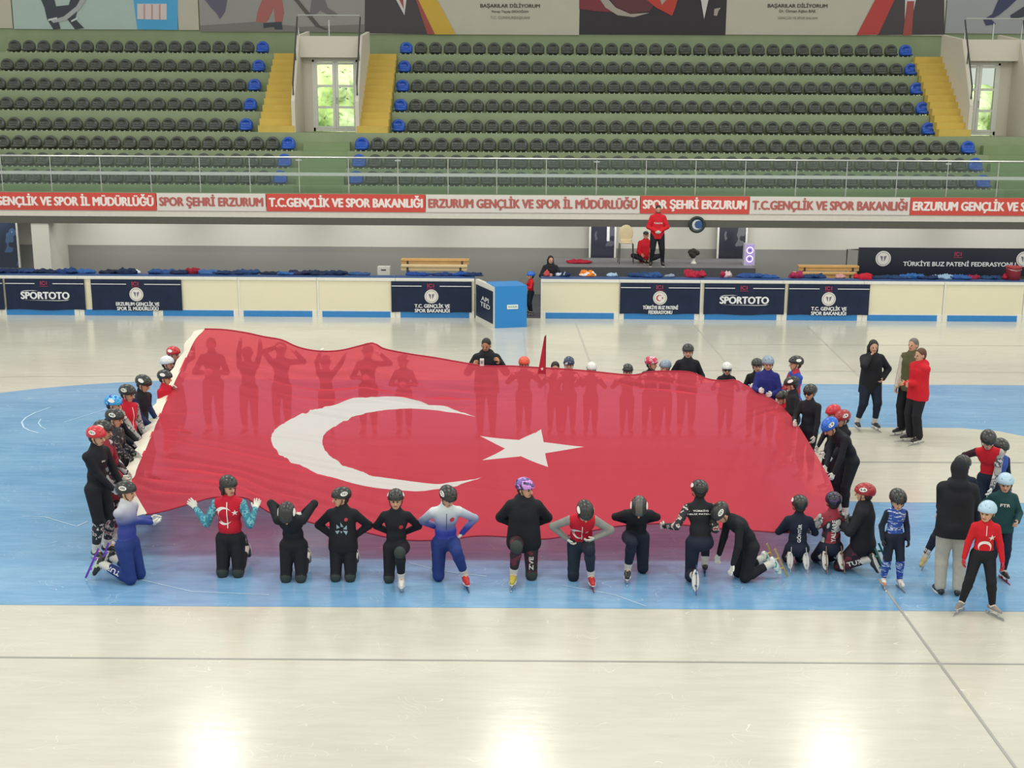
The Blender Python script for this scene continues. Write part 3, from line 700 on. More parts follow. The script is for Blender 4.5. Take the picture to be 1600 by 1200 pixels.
# opened gate: a bannered leaf swung onto the ice and a blue padded leaf
ga = at(743, 497); gb = at(773, 513); gc = at(823, 511)
gate = empty('rink_gate', (ga.x, ga.y, 0), 0, 'opened rink gate with a bright blue padded side swung out onto the ice', 'gate')
def leaf(a, b, h, th, nm, m, zb=0.0):
    d = Vector((b.x - a.x, b.y - a.y, 0)); L_ = d.length; d.normalize(); n = Vector((-d.y, d.x, 0))
    M = Matrix(((d.x, n.x, 0, a.x - ga.x), (d.y, n.y, 0, a.y - ga.y), (0, 0, 1, 0), (0, 0, 0, 1)))
    o = MB().box(0, L_, 0, th, zb, h, 0, M).build(nm, m, gate); return o, M, L_
l1, M1, L1 = leaf(ga, gb, 1.14, .1, 'white_leaf', M_BW)
MB().box(.1, L1 - .15, -.02, -.005, .1, 1.0, 0, M1).build('dark_banner', M_NAVY, l1)
V, Fc, a_ = text_mesh('API\nTED'); mesh_obj('lettering', [M1 @ Vector((L1 * .55 + x * .9, -.026, .6 + y * .3)) for x, y in V], Fc, M_TXT, l1)
M_GB = mat('pad_blue', '2582c8', .45, .06, 2)
l2, M2, L2 = leaf(gb, gc, 1.16, 1.0, 'blue_pad', M_GB)
MB().box(L2 * .38, L2 * .72, -.01, 0, .52, .64, 0, M2).build('label_plate', mat('plate_white', 'e2e6e4', .5), l2)
V, Fc, a_ = text_mesh('ERZURUM'); mesh_obj('lettering', [M2 @ Vector((L2 * .55 + x * .24, -.012, .58 + y * .05)) for x, y in V], Fc, mat('ink_teal', '4f8f8c', .5), l2)

# ------------------------------------------------------------------ things behind the boards
def crumple(px, py, w, d, h, col, label, name='jacket', cat='jacket', Y=35.05, hang=0, var=None):
    r = random.Random(int(px * 7 + py)); x = atY(px, py, Y).x
    pr = [Ell((r.uniform(-w, w) * .38, r.uniform(-d, d) * .3, h * r.uniform(.2, .75)), (w * r.uniform(.1, .3), d * r.uniform(.15, .4), h * r.uniform(.3, .6)), m=0 if r.random() < .7 else 1, k=.03) for _ in range(13)]
    pr.append(Ell((0, 0, .015), (w * .5, d * .45, .03), k=.03))
    if hang:
        for k in range(3): pr.append(Cone((w * (k - 1) * .25, -d * .62, h * .3), (w * (k - 1) * .25 + .02, -d * .68, -hang), .06, .07, k=.03))
        pr.append(Cone((0, 0, .04), (0, -d * .62, .04), .06, .06, k=.03))
    k1, k2 = r.uniform(0, 6), r.uniform(0, 6)
    o = sdf_obj(name, pr, [cloth('heap_' + col, col), cloth('heap_' + (var or col) + '_b', var or col)], None, step=.018, planes=() if hang else [((0, 0, .002), (0, 0, -1))])
    for vt in o.data.vertices:      # creases
        c = vt.co; vt.co.z = max(.002, c.z * (1 + .13 * math.sin(c.x * 31 + c.y * 17 + k1) + .1 * math.sin(c.x * 57 - c.y * 38 + k2))) if not hang else c.z
        vt.co.y = c.y + .012 * math.sin(c.x * 40 + k2)
    o.location = (x, Y + .2, 1.172); tag(o, label, cat); return o
crumple(300, 415, .42, .3, .14, '8a1f30', 'crimson jacket heaped on the boards above the first bare panel')
crumple(212, 418, .12, .12, .08, 'dfe2e4', 'small white crumpled cloth on the boards above the second banner', 'cloth', 'cloth')
crumple(920, 420, .45, .3, .13, 'd97a28', 'orange and white jacket on the boards right of the gate gap', var='d8d8d4')
crumple(880, 422, .4, .3, .1, '1f2d50', 'navy and white jacket on the boards in front of the seated woman in black', var='b9c4cf')
crumple(855, 422, .18, .2, .12, 'b04848', 'small red bundle on the boards at the gate gap', 'cloth', 'cloth')
crumple(957, 422, .3, .3, .08, '9ab6d0', 'pale blue cloth lying on the boards right of the orange jacket', 'cloth', 'cloth')
crumple(1088, 421, .55, .36, .16, 'a8243c', 'large crimson jacket heaped on the boards over the middle banner')
crumple(1136, 421, .34, .3, .14, 'c9b0b4', 'white jacket with a crimson lining on the boards right of the large crimson heap', var='a02c48')
crumple(1047, 423, .3, .3, .07, '7f8fa0', 'greyish blue scarf on the boards left of the large crimson heap', 'scarf', 'scarf')
crumple(1246, 422, .42, .3, .15, '982c50', 'magenta jacket on the boards in front of the wooden bench at right')
crumple(1316, 424, .3, .3, .1, 'b98a86', 'rose and grey cloth on the boards left of the hanging red jacket', 'cloth', 'cloth')
crumple(1352, 424, .5, .42, .12, 'b01c30', 'bright red jacket hanging over the boards at the banner corner', hang=.42)
crumple(1525, 424, .3, .3, .1, '8c2040', 'dark crimson cloth on the boards below the federation screen', 'cloth', 'cloth')
crumple(1583, 422, .5, .34, .13, 'a82438', 'red jacket on the boards under the red bucket')
r = random.Random(11)
dk = [(30, '27406a'), (75, '1d2a44'), (128, '2f5a98'), (170, '1a2438'), (250, '2a4a80'), (340, '1c3458'), (385, '26426e'), (425, '16243c'), (470, '2a2a48'), (520, '1b2c4c'), (560, '30507c'), (650, '1e3f86'), (690, '22386a'), (722, '1f4a92'), (1000, '24406c'), (1175, '2a4c84'), (1275, '203a66'), (1385, '1e3252'), (1430, '2c5c96'), (1480, '86a2bc'), (1555, '1f3a60')]
pl = ['at the left end', 'above the SPORTOTO banner', 'left of the second banner', 'above the second banner', 'between white cloth and crimson jacket', 'right of the crimson jacket', 'above the first bare cream panels', 'over the first bare panel joint', 'over the middle of the left run', 'left of the white crate', 'in front of the white crate', 'below the left end of the wooden benches', 'below the right end of the wooden benches', 'next to the open gate', 'below the folding chair', 'between the magenta and white jackets', 'below the wooden bench at right', 'just right of the hanging red jacket', 'under the left end of the federation screen', 'pale one under the middle of the federation screen', 'left of the red bucket']
for (x, c), p in zip(dk, pl):
    crumple(x, 421, r.uniform(.6, .8), .32, r.uniform(.06, .11), c, 'dark blue tracksuit top laid on the boards, ' + p if c != '86a2bc' else 'pale blue cloth laid on the boards under the middle of the federation screen', 'tracksuit_top', 'jacket')

r = random.Random(5)
for x, c, p in ((8, '1a2c50', 'at the very left picture edge'), (100, '223c6c', 'above the gap between the first two banners'), (195, '1b2a48', 'left of the small white cloth'), (278, '202a4a', 'just left of the crimson jacket'), (322, '3a5f96', 'just right of the crimson jacket'), (362, '1c3056', 'above the second bare panel at left'), (445, '345c94', 'in the middle of the left run'), (495, '1c2a46', 'above the last bare panel joint at left'),
                (738, '1a2c54', 'above the hinge of the open gate'), (1022, '2c4f84', 'above the skating federation banner'), (1205, '24508c', 'left of the magenta jacket'), (1410, '203860', 'second right of the hanging red jacket'), (1455, '1b2e54', 'under the lettering of the dark screen'), (1505, '2c5490', 'right of the pale cloth under the dark screen')):
    crumple(x, 421, r.uniform(.5, .65), .3, r.uniform(.07, .12), c, 'small dark blue jersey on the boards, ' + p, 'jersey', 'jersey', Y=34.98)

M_WOOD = mat('pale_wood', 'c9a064', .55, .15, 4); M_WOOD2 = mat('light_wood', 'd9c193', .55, .12, 4)
def bench(px0, px1, Y, z, label, m, n=1, cat='bench'):
    X0 = atY(px0, 410, Y).x; X1 = atY(px1, 410, Y).x; w = (X1 - X0) / 2
    o = empty('wooden_bench', ((X0 + X1) / 2, Y, 0), 0, label, cat, 'stacked wooden benches')
    MB().box(-w, w, -.15, .15, z - .05, z).build('plank', m, o)
    MB().box(-w, w, -.12, -.09, z - .15, z - .05).build('apron', m, o)
    for s in (-1, 1): MB().box(s * w * .8 - .03, s * w * .8 + .03, -.13, .13, 0, z - .05).build('leg', M_DARKM, o)
bench(627, 733, 36.4, 1.52, 'light wooden bench behind the boards left of the gate, its top plank showing', M_WOOD); bench(627, 730, 36.0, 1.38, 'pale wooden bench standing in front of the taller one left of the gate', M_WOOD2)
bench(1247, 1341, 36.4, 1.40, 'wooden bench behind the boards under the left end of the dark screen', M_WOOD); bench(1240, 1338, 36.0, 1.24, 'lower wooden bench right behind the boards left of the dark screen', M_WOOD)
p = atY(600, 417, 35.6); c = empty('plastic_crate', (p.x, 35.6, 0), 0, 'white plastic crate standing behind the boards left of the wooden benches', 'crate')
MB().box(-.18, .18, -.15, .15, 1.02, 1.38).build('body', mat('crate_white', 'c9c6bc', .5), c); MB().box(-.07, .07, -.156, -.15, 1.27, 1.31).build('grip_slot', M_DARKM, c); MB().box(-.16, .16, -.13, .13, 0, 1.02).build('pedestal', M_DARKM, c)

# platform with its furniture
PLZ = 1.12
plx0, plx1 = atY(868, 410, 36.6).x, atY(1181, 410, 36.6).x
o = empty('judges_platform', ((plx0 + plx1) / 2, 36.6, 0), 0, 'dark grey platform behind the boards carrying the standing man in red', 'platform')
hw = (plx1 - plx0) / 2
MB().box(-hw, hw, 0, 2.4, PLZ + .12, PLZ + .16).build('deck', mat('platform_top', '77777a', .6), o); MB().box(-hw, hw, -.02, .03, .3, PLZ + .15).build('skirt', mat('platform_skirt', '4a4b4f', .7), o)
for s in (-.95, 0, .95): MB().box(hw * s - .04, hw * s + .04, .1, .2, 0, PLZ + .12).build('post', M_DARKM, o)
PZ = PLZ + .16
# loudspeaker
p = atY(1170, 400, 37.4); o = empty('loudspeaker', (p.x, 37.4, PZ), 0, 'white party loudspeaker with two glowing violet rings on the platform end', 'loudspeaker')
MB().box(-.16, .16, -.14, .14, 0, .66).build('cabinet', mat('speaker_white', 'c9c2d4', .4), o)
MB().box(-.13, .13, -.147, -.14, .03, .63).build('grille', mat('speaker_lilac', 'a796c8', .5, emit='9a7fd0', estr=.35), o)
for z in (.2, .46):
    V = []; Fc = []
    for k in range(24):
        a = 2 * math.pi * k / 24
        for rr in (.105, .085): V.append((rr * math.cos(a), -.152, z + rr * math.sin(a)))
    mesh_obj('light_ring', V, [(2 * k, 2 * k + 1, (2 * k + 3) % 48, (2 * k + 2) % 48) for k in range(24)], mat('ring_glow', 'efe6ff', .4, emit='e8dcff', estr=1.2), o)
    MB().prism([(a, -.15, z + b) for a, b in disc_pts(.04, 16)], (0, .004, 0)).build('cone', mat('cone_violet', '7d6ab8', .4), o)
# folding chair with cream back
p = atY(978, 405, 37.6); o = empty('cafe_chair', (p.x, 37.6, PZ), 0, 'cream plastic chair with thin dark legs on the platform left of the standing man', 'chair')
b = MB()
for s in (-1, 1):
    MB().tube([(s * .22, -.2, 0), (s * .2, -.18, .62)], .014, 6).build('leg', M_DARKM, o); MB().tube([(s * .24, .2, 0), (s * .2, .18, .62)], .014, 6).build('leg', M_DARKM, o)
M_CREAM = mat('chair_cream', 'd3c39c', .5)
sdf_obj('seat', [Ell((0, 0, .64), (.23, .22, .035))], M_CREAM, o, step=.016); sdf_obj('backrest', [Ell((0, .2, .9), (.23, .04, .27)), Cone((-.15, .2, .68), (.15, .2, .68), .04, .04)], M_CREAM, o, step=.016)
# bush in a white vase
p = atY(1084, 402, 37.6); o = empty('potted_plant', (p.x, 37.6, PZ), 0, 'dark bushy plant in a small white vase on the platform below the round wreath', 'plant')
MB().lathe([(0, 0), (.1, 0), (.08, .03), (.04, .1), (.05, .16), (.07, .2), (0, .2)], (0, 0, 0), 14).build('vase', mat('vase_white', 'dddad0', .4), o, True)
V, Q, mi = sdf_mesh([Ell((rng.uniform(-.09, .09), rng.uniform(-.07, .07), .32 + rng.uniform(-.07, .1)), (.09, .08, .08), k=.02) for _ in range(8)] + [Cone((0, 0, .18), (0, 0, .3), .02, .02)], step=.018)
mesh_obj('foliage', V + np.random.default_rng(1).normal(0, .006, V.shape), Q, mat('dark_foliage', '33302a', .8), o, True)
# wreath on the wall
p = atY(1089, 351, 37.93); o = empty('wall_wreath', (p.x, 37.93, p.z), 0, 'round dark blue ring ornament with a pale blue centre hanging under the fascia', 'wreath')
V = []; Fc = []
for i in range(28):
    a = 2 * math.pi * i / 28
    for j in range(8): b_ = 2 * math.pi * j / 8; rr = .22 + .045 * math.cos(b_); V.append((rr * math.cos(a), .04 * math.sin(b_), rr * math.sin(a)))
for i in range(28):
    for j in range(8): Fc.append((i * 8 + j, i * 8 + (j + 1) % 8, ((i + 1) % 28) * 8 + (j + 1) % 8, ((i + 1) % 28) * 8 + j))
mesh_obj('ring', V, Fc, mat('wreath_dark', '24352f', .5), o, True)
MB().prism([(a, 0, b) for a, b in disc_pts(.17, 24)], (0, .02, 0)).build('centre_disc', mat('wreath_blue', '35588a', .3), o)
V, Fc = crescent_quads(0, 0, .15, ri=.8, off=.3); mesh_obj('pale_crescent', [(b, -.01, -a * -1) for a, b in V], Fc, mat('wreath_pale', 'cfd6cf', .4), o).rotation_euler = (0, R(90), 0)
# red garment on the platform, screen, bucket
o = crumple(905, 404, .7, .3, .1, 'a52436', 'crimson coat lying on the platform behind the seated woman in black', Y=37.3); o.location.z = PZ + .005
sx0, z1 = xz(1343, 387, 36.6); sx1 = atY(1760, 390, 36.6).x; z0 = xz(1343, 424, 36.6)[1]
o = empty('federation_screen', ((sx0 + sx1) / 2, 36.6, 0), 0, 'long black screen reading TÜRKİYE BUZ PATENİ FEDERASYONU behind the boards at right', 'screen'); hw = (sx1 - sx0) / 2; cx = (sx0 + sx1) / 2
MB().box(-hw, hw, 0, .1, z0 - .1, z1).build('panel', mat('screen_black', '191c2c', .4, .1), o)
MB().box(-hw, hw, .02, .08, 0, z0 - .1).build('stand', M_DARKM, o)
MB().tube([(-hw, .05, z1 - .06), (-hw - .35, .05, z1 - .06), (-hw - .35, .05, 0)], .025, 6).build('side_frame', M_DARKM, o)
pe = atY(1380, 404, 36.6); emblem(o, (pe.x - cx, -.006, pe.z), .23); pe = atY(1600, 405, 36.6); emblem(o, (pe.x - cx, -.006, pe.z), .23)
a1 = atY(1411, 411, 36.6); a2 = atY(1587, 413, 36.6); text_on(o, 'TÜRKİYE BUZ PATENİ FEDERASYONU', ((a1.x + a2.x) / 2 - cx, -.006, a1.z), a2.x - a1.x, .17, M_TXT, .022)
pe = atY(1497, 397, 36.6); mark10(o, pe.x - cx, -.006, pe.z, 1.1)
p = atY(1575, 412, 35.6); o = empty('red_bucket', (p.x, 35.15, 1.172), 0, 'red plastic bucket standing on the boards in front of the black screen', 'bucket')
MB().lathe([(0, 0), (.19, 0), (.22, .36), (.235, .37), (.235, .39), (.2, .39), (.18, .03), (0, .03)], (0, 0, .0), 20).build('body', mat('bucket_red', 'a33a40', .4), o, True)
MB().tube([(-.22, 0, .34), (-.16, -.17, .3), (0, -.24, .28), (.16, -.17, .3), (.22, 0, .34)], .008, 6).build('handle', M_STEEL, o)

# ================================================================== PEOPLE
def V3(*a): return np.array(a, float)
def rotz(v, deg):
    c, s = math.cos(R(deg)), math.sin(R(deg)); return V3(v[0] * c - v[1] * s, v[0] * s + v[1] * c, v[2])
def ik(a, t, l1, l2, pole):
    """middle joint and clamped end of a two-bone chain from a to t"""
    d = t - a; D = np.linalg.norm(d); u = d / max(D, 1e-6)
    if D > (l1 + l2) * .995: D = (l1 + l2) * .995; t = a + u * D
    if D < abs(l1 - l2) + .03: D = abs(l1 - l2) + .03; t = a + u * D
    x = (l1 * l1 - l2 * l2 + D * D) / (2 * D); h = math.sqrt(max(0, l1 * l1 - x * x))
    p = pole - u * (pole @ u); p = _nrm(p) if np.linalg.norm(p) > 1e-5 else V3(0, 0, 1)
    return a + u * x + p * h, t
LAT = V3(1, 0, 0)
def frame(fwd_lean, side=0, yaw=0):
    """columns lateral, forward, up of a body section leaning fwd degrees, local person facing -Y"""
    M = Matrix.Rotation(R(yaw), 3, 'Z') @ Matrix.Rotation(R(side), 3, 'Y') @ Matrix.Rotation(R(fwd_lean), 3, 'X')
    M = np.array(M); return M @ V3(1, 0, 0), M @ V3(0, -1, 0), M @ V3(0, 0, 1)
def hand_prims(w, d, n, s, side, curl=.3, m=0, spread=1.0, fat=0.0):
    """w wrist, d hand direction, n palm normal (where the palm faces), side +1/-1 thumb side along the lateral"""
    d = _nrm(d); n = _nrm(n - d * (n @ d)); l = np.cross(d, n) * side   # thumb towards l
    P = []; k = .006
    pl = .085 * s
    for j, o in enumerate((.028, .010, -.009, -.027)):
        P.append(Cone(w + l * o * .5 * s, w + d * pl + l * o * s, (.013 + fat) * s, (.0115 + fat) * s, m, .012))
    L4 = (.066, .074, .069, .053)
    for j, o in enumerate((.031, .011, -.011, -.030)):
        b = w + d * pl + l * o * s; a1 = curl * 50 + j * 4; dd = d + l * (o * 7 * spread)
        q = _nrm(dd * math.cos(R(a1)) + n * math.sin(R(a1))); m1 = b + q * L4[j] * .5 * s
        a2 = a1 + curl * 75; q2 = _nrm(dd * math.cos(R(a2)) + n * math.sin(R(a2))); e = m1 + q2 * L4[j] * .5 * s
        P.append(Cone(b, m1, (.0092 + fat) * s, (.0085 + fat) * s, m, k)); P.append(Cone(m1, e, (.0085 + fat) * s, (.0074 + fat) * s, m, k))
    tb = w + d * .022 * s + l * .02 * s; t1 = tb + _nrm(l * .8 + d * .62 + n * (.15 + .3 * curl)) * .04 * s; t2 = t1 + _nrm(l * (.5 - .5 * curl) + d * .8 + n * (.1 + .8 * curl)) * .034 * s
    P.append(Cone(tb, t1, (.0125 + fat) * s, (.0105 + fat) * s, m, .01)); P.append(Cone(t1, t2, (.0105 + fat) * s, (.009 + fat) * s, m, k))
    return P

SKIN = mat('skin', 'c99a7c', .55, .06, 6); SKIN2 = mat('skin_tan', 'b4805f', .55, .06, 6)
HAIRM = {'black': mat('hair_black', '1d1917', .6, .2, 20), 'brown': mat('hair_brown', '5a3a26', .6, .2, 20), 'dark': mat('hair_dark_brown', '2d221c', .6, .2, 20), 'grey': mat('hair_greyish', '6e665e', .7, .2, 20)}
EYEM = mat('eye_dark', '241a17', .3); LIPM = mat('lip', 'a45c52', .5); BROWM = mat('brow', '3a2a22', .7)
GLOVE = mat('glove_white', 'dcd9cf', .7, .06, 20, .2); GLOVEK = mat('glove_black', '232327', .7)
BLACK = cloth('fabric_black', '202126'); NAVYB = cloth('fabric_blue_black', '1f2636')
BLADE = mat('blade_steel', 'b4b8bc', .25, metal=.9)
HEADS = []
def person(label, foot, h=1.6, rot=0, legs='stand', knee=0, lean=0, bend=0, side=0, twist=0, head=(0, 0), hands=None, pole=None, feet=None, toes=None, kpole=None,
           pz=None, px_=0, py_=0, suit=None, top=None, legm=None, sleeve=None, pad=None, shin=None, neckm=None, glove=GLOVE, curl=.5, palm=None, helmet=None, sticker=1, stick_txt=None, stick_side=0,
           hair=None, hairlen=0, hs=1.0, boots=None, blade=BLADE, blade_long=1.0, jacket=None, hood=None, hoodup=False, flare=0, trousers=None, vest=None, sunglasses=False, goggles=False, shoes=None,
           skin=None, beard=False, bulk=1.0, place=None, name='person', strap=True, upper_only=False, step=.015, zb=0.0, skirt=0, capc=None, group=None):
    p0 = at(*foot, zb) if place is None else Vector(place)
    root = empty(name, (p0.x, p0.y, zb), R(rot), label, 'person', group)
    skin = skin or SKIN
    skate = boots is not None; lift = .065 if skate else .0
    hd = (1.03 if h > 1.55 else 1.0 if h > 1.3 else .96) * hs
    J = {}
    hipw, shw = .052 * h, .098 * h * (1.0 if h > 1.4 else .95)
    lt, ls = .245 * h, .246 * h; la, lf = .168 * h, .150 * h
    # pelvis
    if legs == 'stand': P = V3(px_, py_, (.527 * h + lift if pz is None else pz * h))
    elif legs in ('kneel', 'kneel1'): P = V3(px_, .03 + py_, (.283 * h if pz is None else pz * h))
    else: P = V3(px_, py_, pz * h)
    lat0, f0, u0 = frame(lean * .6, side * .6, twist * .4)
    lat1, f1, u1 = frame(lean + bend * .5, side, twist * .7)
    lat2, f2, u2 = frame(lean + bend, side, twist)
    waist = P + u0 * .1 * h; chest = waist + u1 * .115 * h; shc = chest + u2 * .075 * h; neckb = shc + u2 * .025 * h
    # head
    hy, hp = head[0], head[1]; hroll = head[2] if len(head) > 2 else 0
    M = np.array(Matrix.Rotation(R(hy), 3, 'Z') @ Matrix.Rotation(R(hp), 3, 'X') @ Matrix.Rotation(R(hroll), 3, 'Y'))
    hx, hf, hu = M @ V3(1, 0, 0), M @ V3(0, -1, 0), M @ V3(0, 0, 1)
    hc = neckb + _nrm(u2 + hu * .8 + hf * .15) * (.055 * h + .065 * hd)
    J['head'] = hc
    # legs
    hip = [P - lat0 * hipw, P + lat0 * hipw]; kn = [None, None]; an = [None, None]; toe = [None, None]; sole = [None, None]
    for i in (0, 1):
        sx = -1 if i == 0 else 1
        kind = legs
        if legs == 'kneel1': kind = 'kneel' if i == knee else 'fore'
        if feet is not None and feet[i] is not None:
            a = V3(*feet[i]) * V3(h, h, h)
            pl_ = V3(*kpole[i]) if kpole and kpole[i] is not None else V3(0, -1, .2)
            kn[i], an[i] = ik(hip[i], a, lt, ls, pl_)
            toe[i] = _nrm(V3(*toes[i])) if toes and toes[i] is not None else V3(.1 * sx, -1, 0)
            sole[i] = None
        elif kind == 'stand':
            a = V3(sx * .062 * h, 0, .045 * h + lift); kn[i], an[i] = ik(hip[i], a, lt, ls, V3(.1 * sx, -1, 0)); toe[i] = _nrm(V3(.25 * sx, -1, -.05))
        elif kind == 'kneel':
            kz = .036 * h + .012; dz = hip[i][2] - kz; off_ = math.sqrt(max(0, lt * lt - dz * dz)); k_ = V3(hip[i][0] + sx * .012, hip[i][1] - max(off_, .03), kz); kn[i] = k_; a = k_ + _nrm(V3(.04 * sx, 1, .42 if skate else .12)) * ls; an[i] = a
            toe[i] = _nrm(V3(.05 * sx, .45, -.9)) if skate else _nrm(V3(0, 1, -.25))
            sole[i] = V3(0, .9, .45) if skate else V3(0, .2, 1)
        elif kind == 'fore':
            a = V3(sx * .085 * h, -.16 * h, .045 * h + lift); kn[i], an[i] = ik(hip[i], a, lt, ls, V3(.15 * sx, -1, .6)); toe[i] = _nrm(V3(.15 * sx, -1, -.05))
        if sole[i] is None:
            s_ = V3(0, 0, -1); s_ = s_ - toe[i] * (s_ @ toe[i]); sole[i] = _nrm(s_)
        else: sole[i] = _nrm(sole[i] - toe[i] * (sole[i] @ toe[i]))
    # arms
    sh = [shc - lat2 * shw - u2 * .018 * h, shc + lat2 * shw - u2 * .018 * h]; el = [None, None]; wr = [None, None]
    hands = hands or ('down', 'down')
    if isinstance(hands, str): hands = (hands, hands)
    for i in (0, 1):
        sx = -1 if i == 0 else 1; t = hands[i]; pl_ = V3(.45 * sx, 1, -.3)
        if t == 'down': t = sh[i] + V3(.05 * sx * h, -.03 * h, -.31 * h) + f2 * .02 * h
        elif t == 'back': t = P + lat0 * sx * .035 * h - f0 * .1 * h + u0 * .07 * h; pl_ = V3(1.2 * sx, .35, 0)
        elif t == 'hip': t = P + lat0 * sx * .085 * h - f0 * .03 * h + u0 * .05 * h; pl_ = V3(1.2 * sx, .6, .1)
        elif t == 'front': t = chest + f2 * .17 * h + lat2 * sx * .04 * h - u2 * .08 * h; pl_ = V3(1 * sx, .2, -.7)
        elif t[0] == 'p':      # picture aim: (p, px, py, depth offset of the hand from the person's root)
            w_ = atY(t[1], t[2], p0.y + t[3]); l = w_ - Vector((p0.x, p0.y, zb)); t = rotz(V3(l.x, l.y, l.z), -rot); pl_ = V3(.6 * sx, .4, -1)
        else: t = V3(*t) * h
        if pole and pole[i] is not None: pl_ = V3(*pole[i])
        dd = _nrm(t - sh[i]); el[i], wr[i] = ik(sh[i], t - dd * .02 * h, la, lf, pl_)
    B = bulk
    prim = {}
    prim['pelvis'] = [Ell(P + u0 * .01 * h, (.086 * h * B, .062 * h * B, .062 * h), [lat0, f0, u0], k=.04), Ell(P - f0 * .022 * h - u0 * .005 * h, (.078 * h, .055 * h * B, .055 * h), [lat0, f0, u0], k=.03)]
    prim['waist'] = [Ell(waist, (.076 * h * B, .054 * h * B, .085 * h), [lat1, f1, u1], k=.04)]
    prim['chest'] = [Ell(chest + u2 * .01 * h, (.088 * h * B, .060 * h * B, .092 * h), [lat2, f2, u2], k=.04), Cone(sh[0] * .9 + shc * .1, shc + u2 * .002 * h, .029 * h, .036 * h, k=.03), Cone(sh[1] * .9 + shc * .1, shc + u2 * .002 * h, .029 * h, .036 * h, k=.03), Cone(chest, shc + u2 * .01 * h, .06 * h, .045 * h, k=.03)]
    prim['neck'] = [Cone(shc, hc - hu * .05 * hd, .036 * h, .030 * h, k=.02)]
    for i in (0, 1):
        prim['ua%d' % i] = [Cone(sh[i], el[i], .029 * h * B, .023 * h, k=.02)]
        prim['fa%d' % i] = [Cone(el[i], wr[i], .026 * h, .0165 * h, k=.015)]
        prim['th%d' % i] = [Cone(hip[i], kn[i], .054 * h * B, .036 * h, k=.03)]
        mid = kn[i] * .72 + an[i] * .28; bk_ = mid - _nrm(np.cross(np.cross(hip[i] - kn[i], an[i] - kn[i]), an[i] - kn[i]) + 1e-6) * 0
        prim['sn%d' % i] = [Cone(kn[i], mid, .035 * h, .035 * h, k=.02), Cone(mid, an[i], .035 * h, .022 * h, k=.02)]
    C = lambda L_, **kw: [x.grow(kw.get('e', 0), m=kw.get('m', 0)) for x in L_]
    # head primitives
    A = [hx, hf, hu]
    at_ = lambda x, y, z: hc + (hx * x + hf * y + hu * z) * hd
    headp = [Ell(at_(0, -.012, .025), (.074 * hd, .093 * hd, .088 * hd), A, k=.02), Ell(at_(0, .018, -.035), (.058 * hd, .066 * hd, .07 * hd), A, k=.03), Ell(at_(0, .05, -.078), (.03 * hd, .027 * hd, .022 * hd), A, k=.025),
             Cone(at_(0, .088, .012), at_(0, .106, -.022), .008 * hd, .014 * hd, k=.012), Ell(at_(.077, -.005, -.01), (.012 * hd, .02 * hd, .03 * hd), A, k=.006), Ell(at_(-.077, -.005, -.01), (.012 * hd, .02 * hd, .03 * hd), A, k=.006),
             Ell(at_(.03, .082, .006), (.009 * hd, .007 * hd, .0055 * hd), A, m=1, k=.003), Ell(at_(-.03, .082, .006), (.009 * hd, .007 * hd, .0055 * hd), A, m=1, k=.003),
             Cone(at_(-.018, .083, -.052), at_(.018, .083, -.052), .0065 * hd, .0065 * hd, 2, .003),
             ]
    body = headp + C(prim['neck']) + C(prim['chest'], e=-.004) + C(prim['waist'], e=-.004) + C(prim['pelvis'], e=-.004)
    for i in (0, 1): body += C(prim['ua%d' % i], e=-.003) + C(prim['fa%d' % i], e=-.002) + C(prim['th%d' % i], e=-.004) + C(prim['sn%d' % i], e=-.007)
    for i in (0, 1):
        body.append(Cone(an[i], an[i] + toe[i] * .05 * h, .013 * h, .011 * h, k=.01))
    fineb = [(hc - .14 * hd, hc + .14 * hd)]
    hdirs = []; cr = [curl, curl] if not isinstance(curl, (list, tuple)) else curl
    gl = glove if isinstance(glove, (list, tuple)) else (glove, glove)
    for i in (0, 1):
        sx = -1 if i == 0 else 1
        dd = _nrm(wr[i] - el[i]); n = V3(-sx, 0, 0) if palm is None or palm[i] is None else V3(*palm[i])
        if abs(_nrm(n) @ dd) > .93: n = V3(0, 0, -1) if abs(dd[2]) < .9 else V3(0, -1, 0)
        sdn = 1 if (np.cross(dd, n) @ (f2 + V3(0, 0, .6))) > 0 else -1
        gs = h / 1.7 * (1.0 if h > 1.5 else 1.06)
        if gl[i] is None:
            body += hand_prims(wr[i], dd, n, gs, sdn, cr[i]); fineb.append((wr[i] - .11, wr[i] + dd * .1 + .11))
        else: body.append(Cone(wr[i], wr[i] + dd * .06 * gs, .014 * gs, .012 * gs, k=.01))
        hdirs.append((dd, n, sdn, gs))
    sdf_obj('body', body, [skin, EYEM, LIPM, BROWM], root, step=max(step, .016), fine=fineb, fs=.0075)
    for i in (0, 1):
        if gl[i] is not None:
            dd, n, sdn, gs = hdirs[i]
            gp = hand_prims(wr[i], dd, n, gs, sdn, cr[i], fat=.0025) + [Cone(wr[i] - dd * .035, wr[i] + dd * .02, .0215 * h / 1.7 * 1.2, .02 * gs, k=.01)]
            sdf_obj('glove', gp, gl[i], root, step=.0075)
    # clothing
    mats = []; 
    def MI(m):
        if m not in mats: mats.append(m)
        return mats.index(m)
    suit = suit or BLACK; topm = top or suit; lg = legm or suit; slv = sleeve or topm
    slv = slv if isinstance(slv, (list, tuple)) else (slv, slv)
    garment = None; e = .011
    pants = []
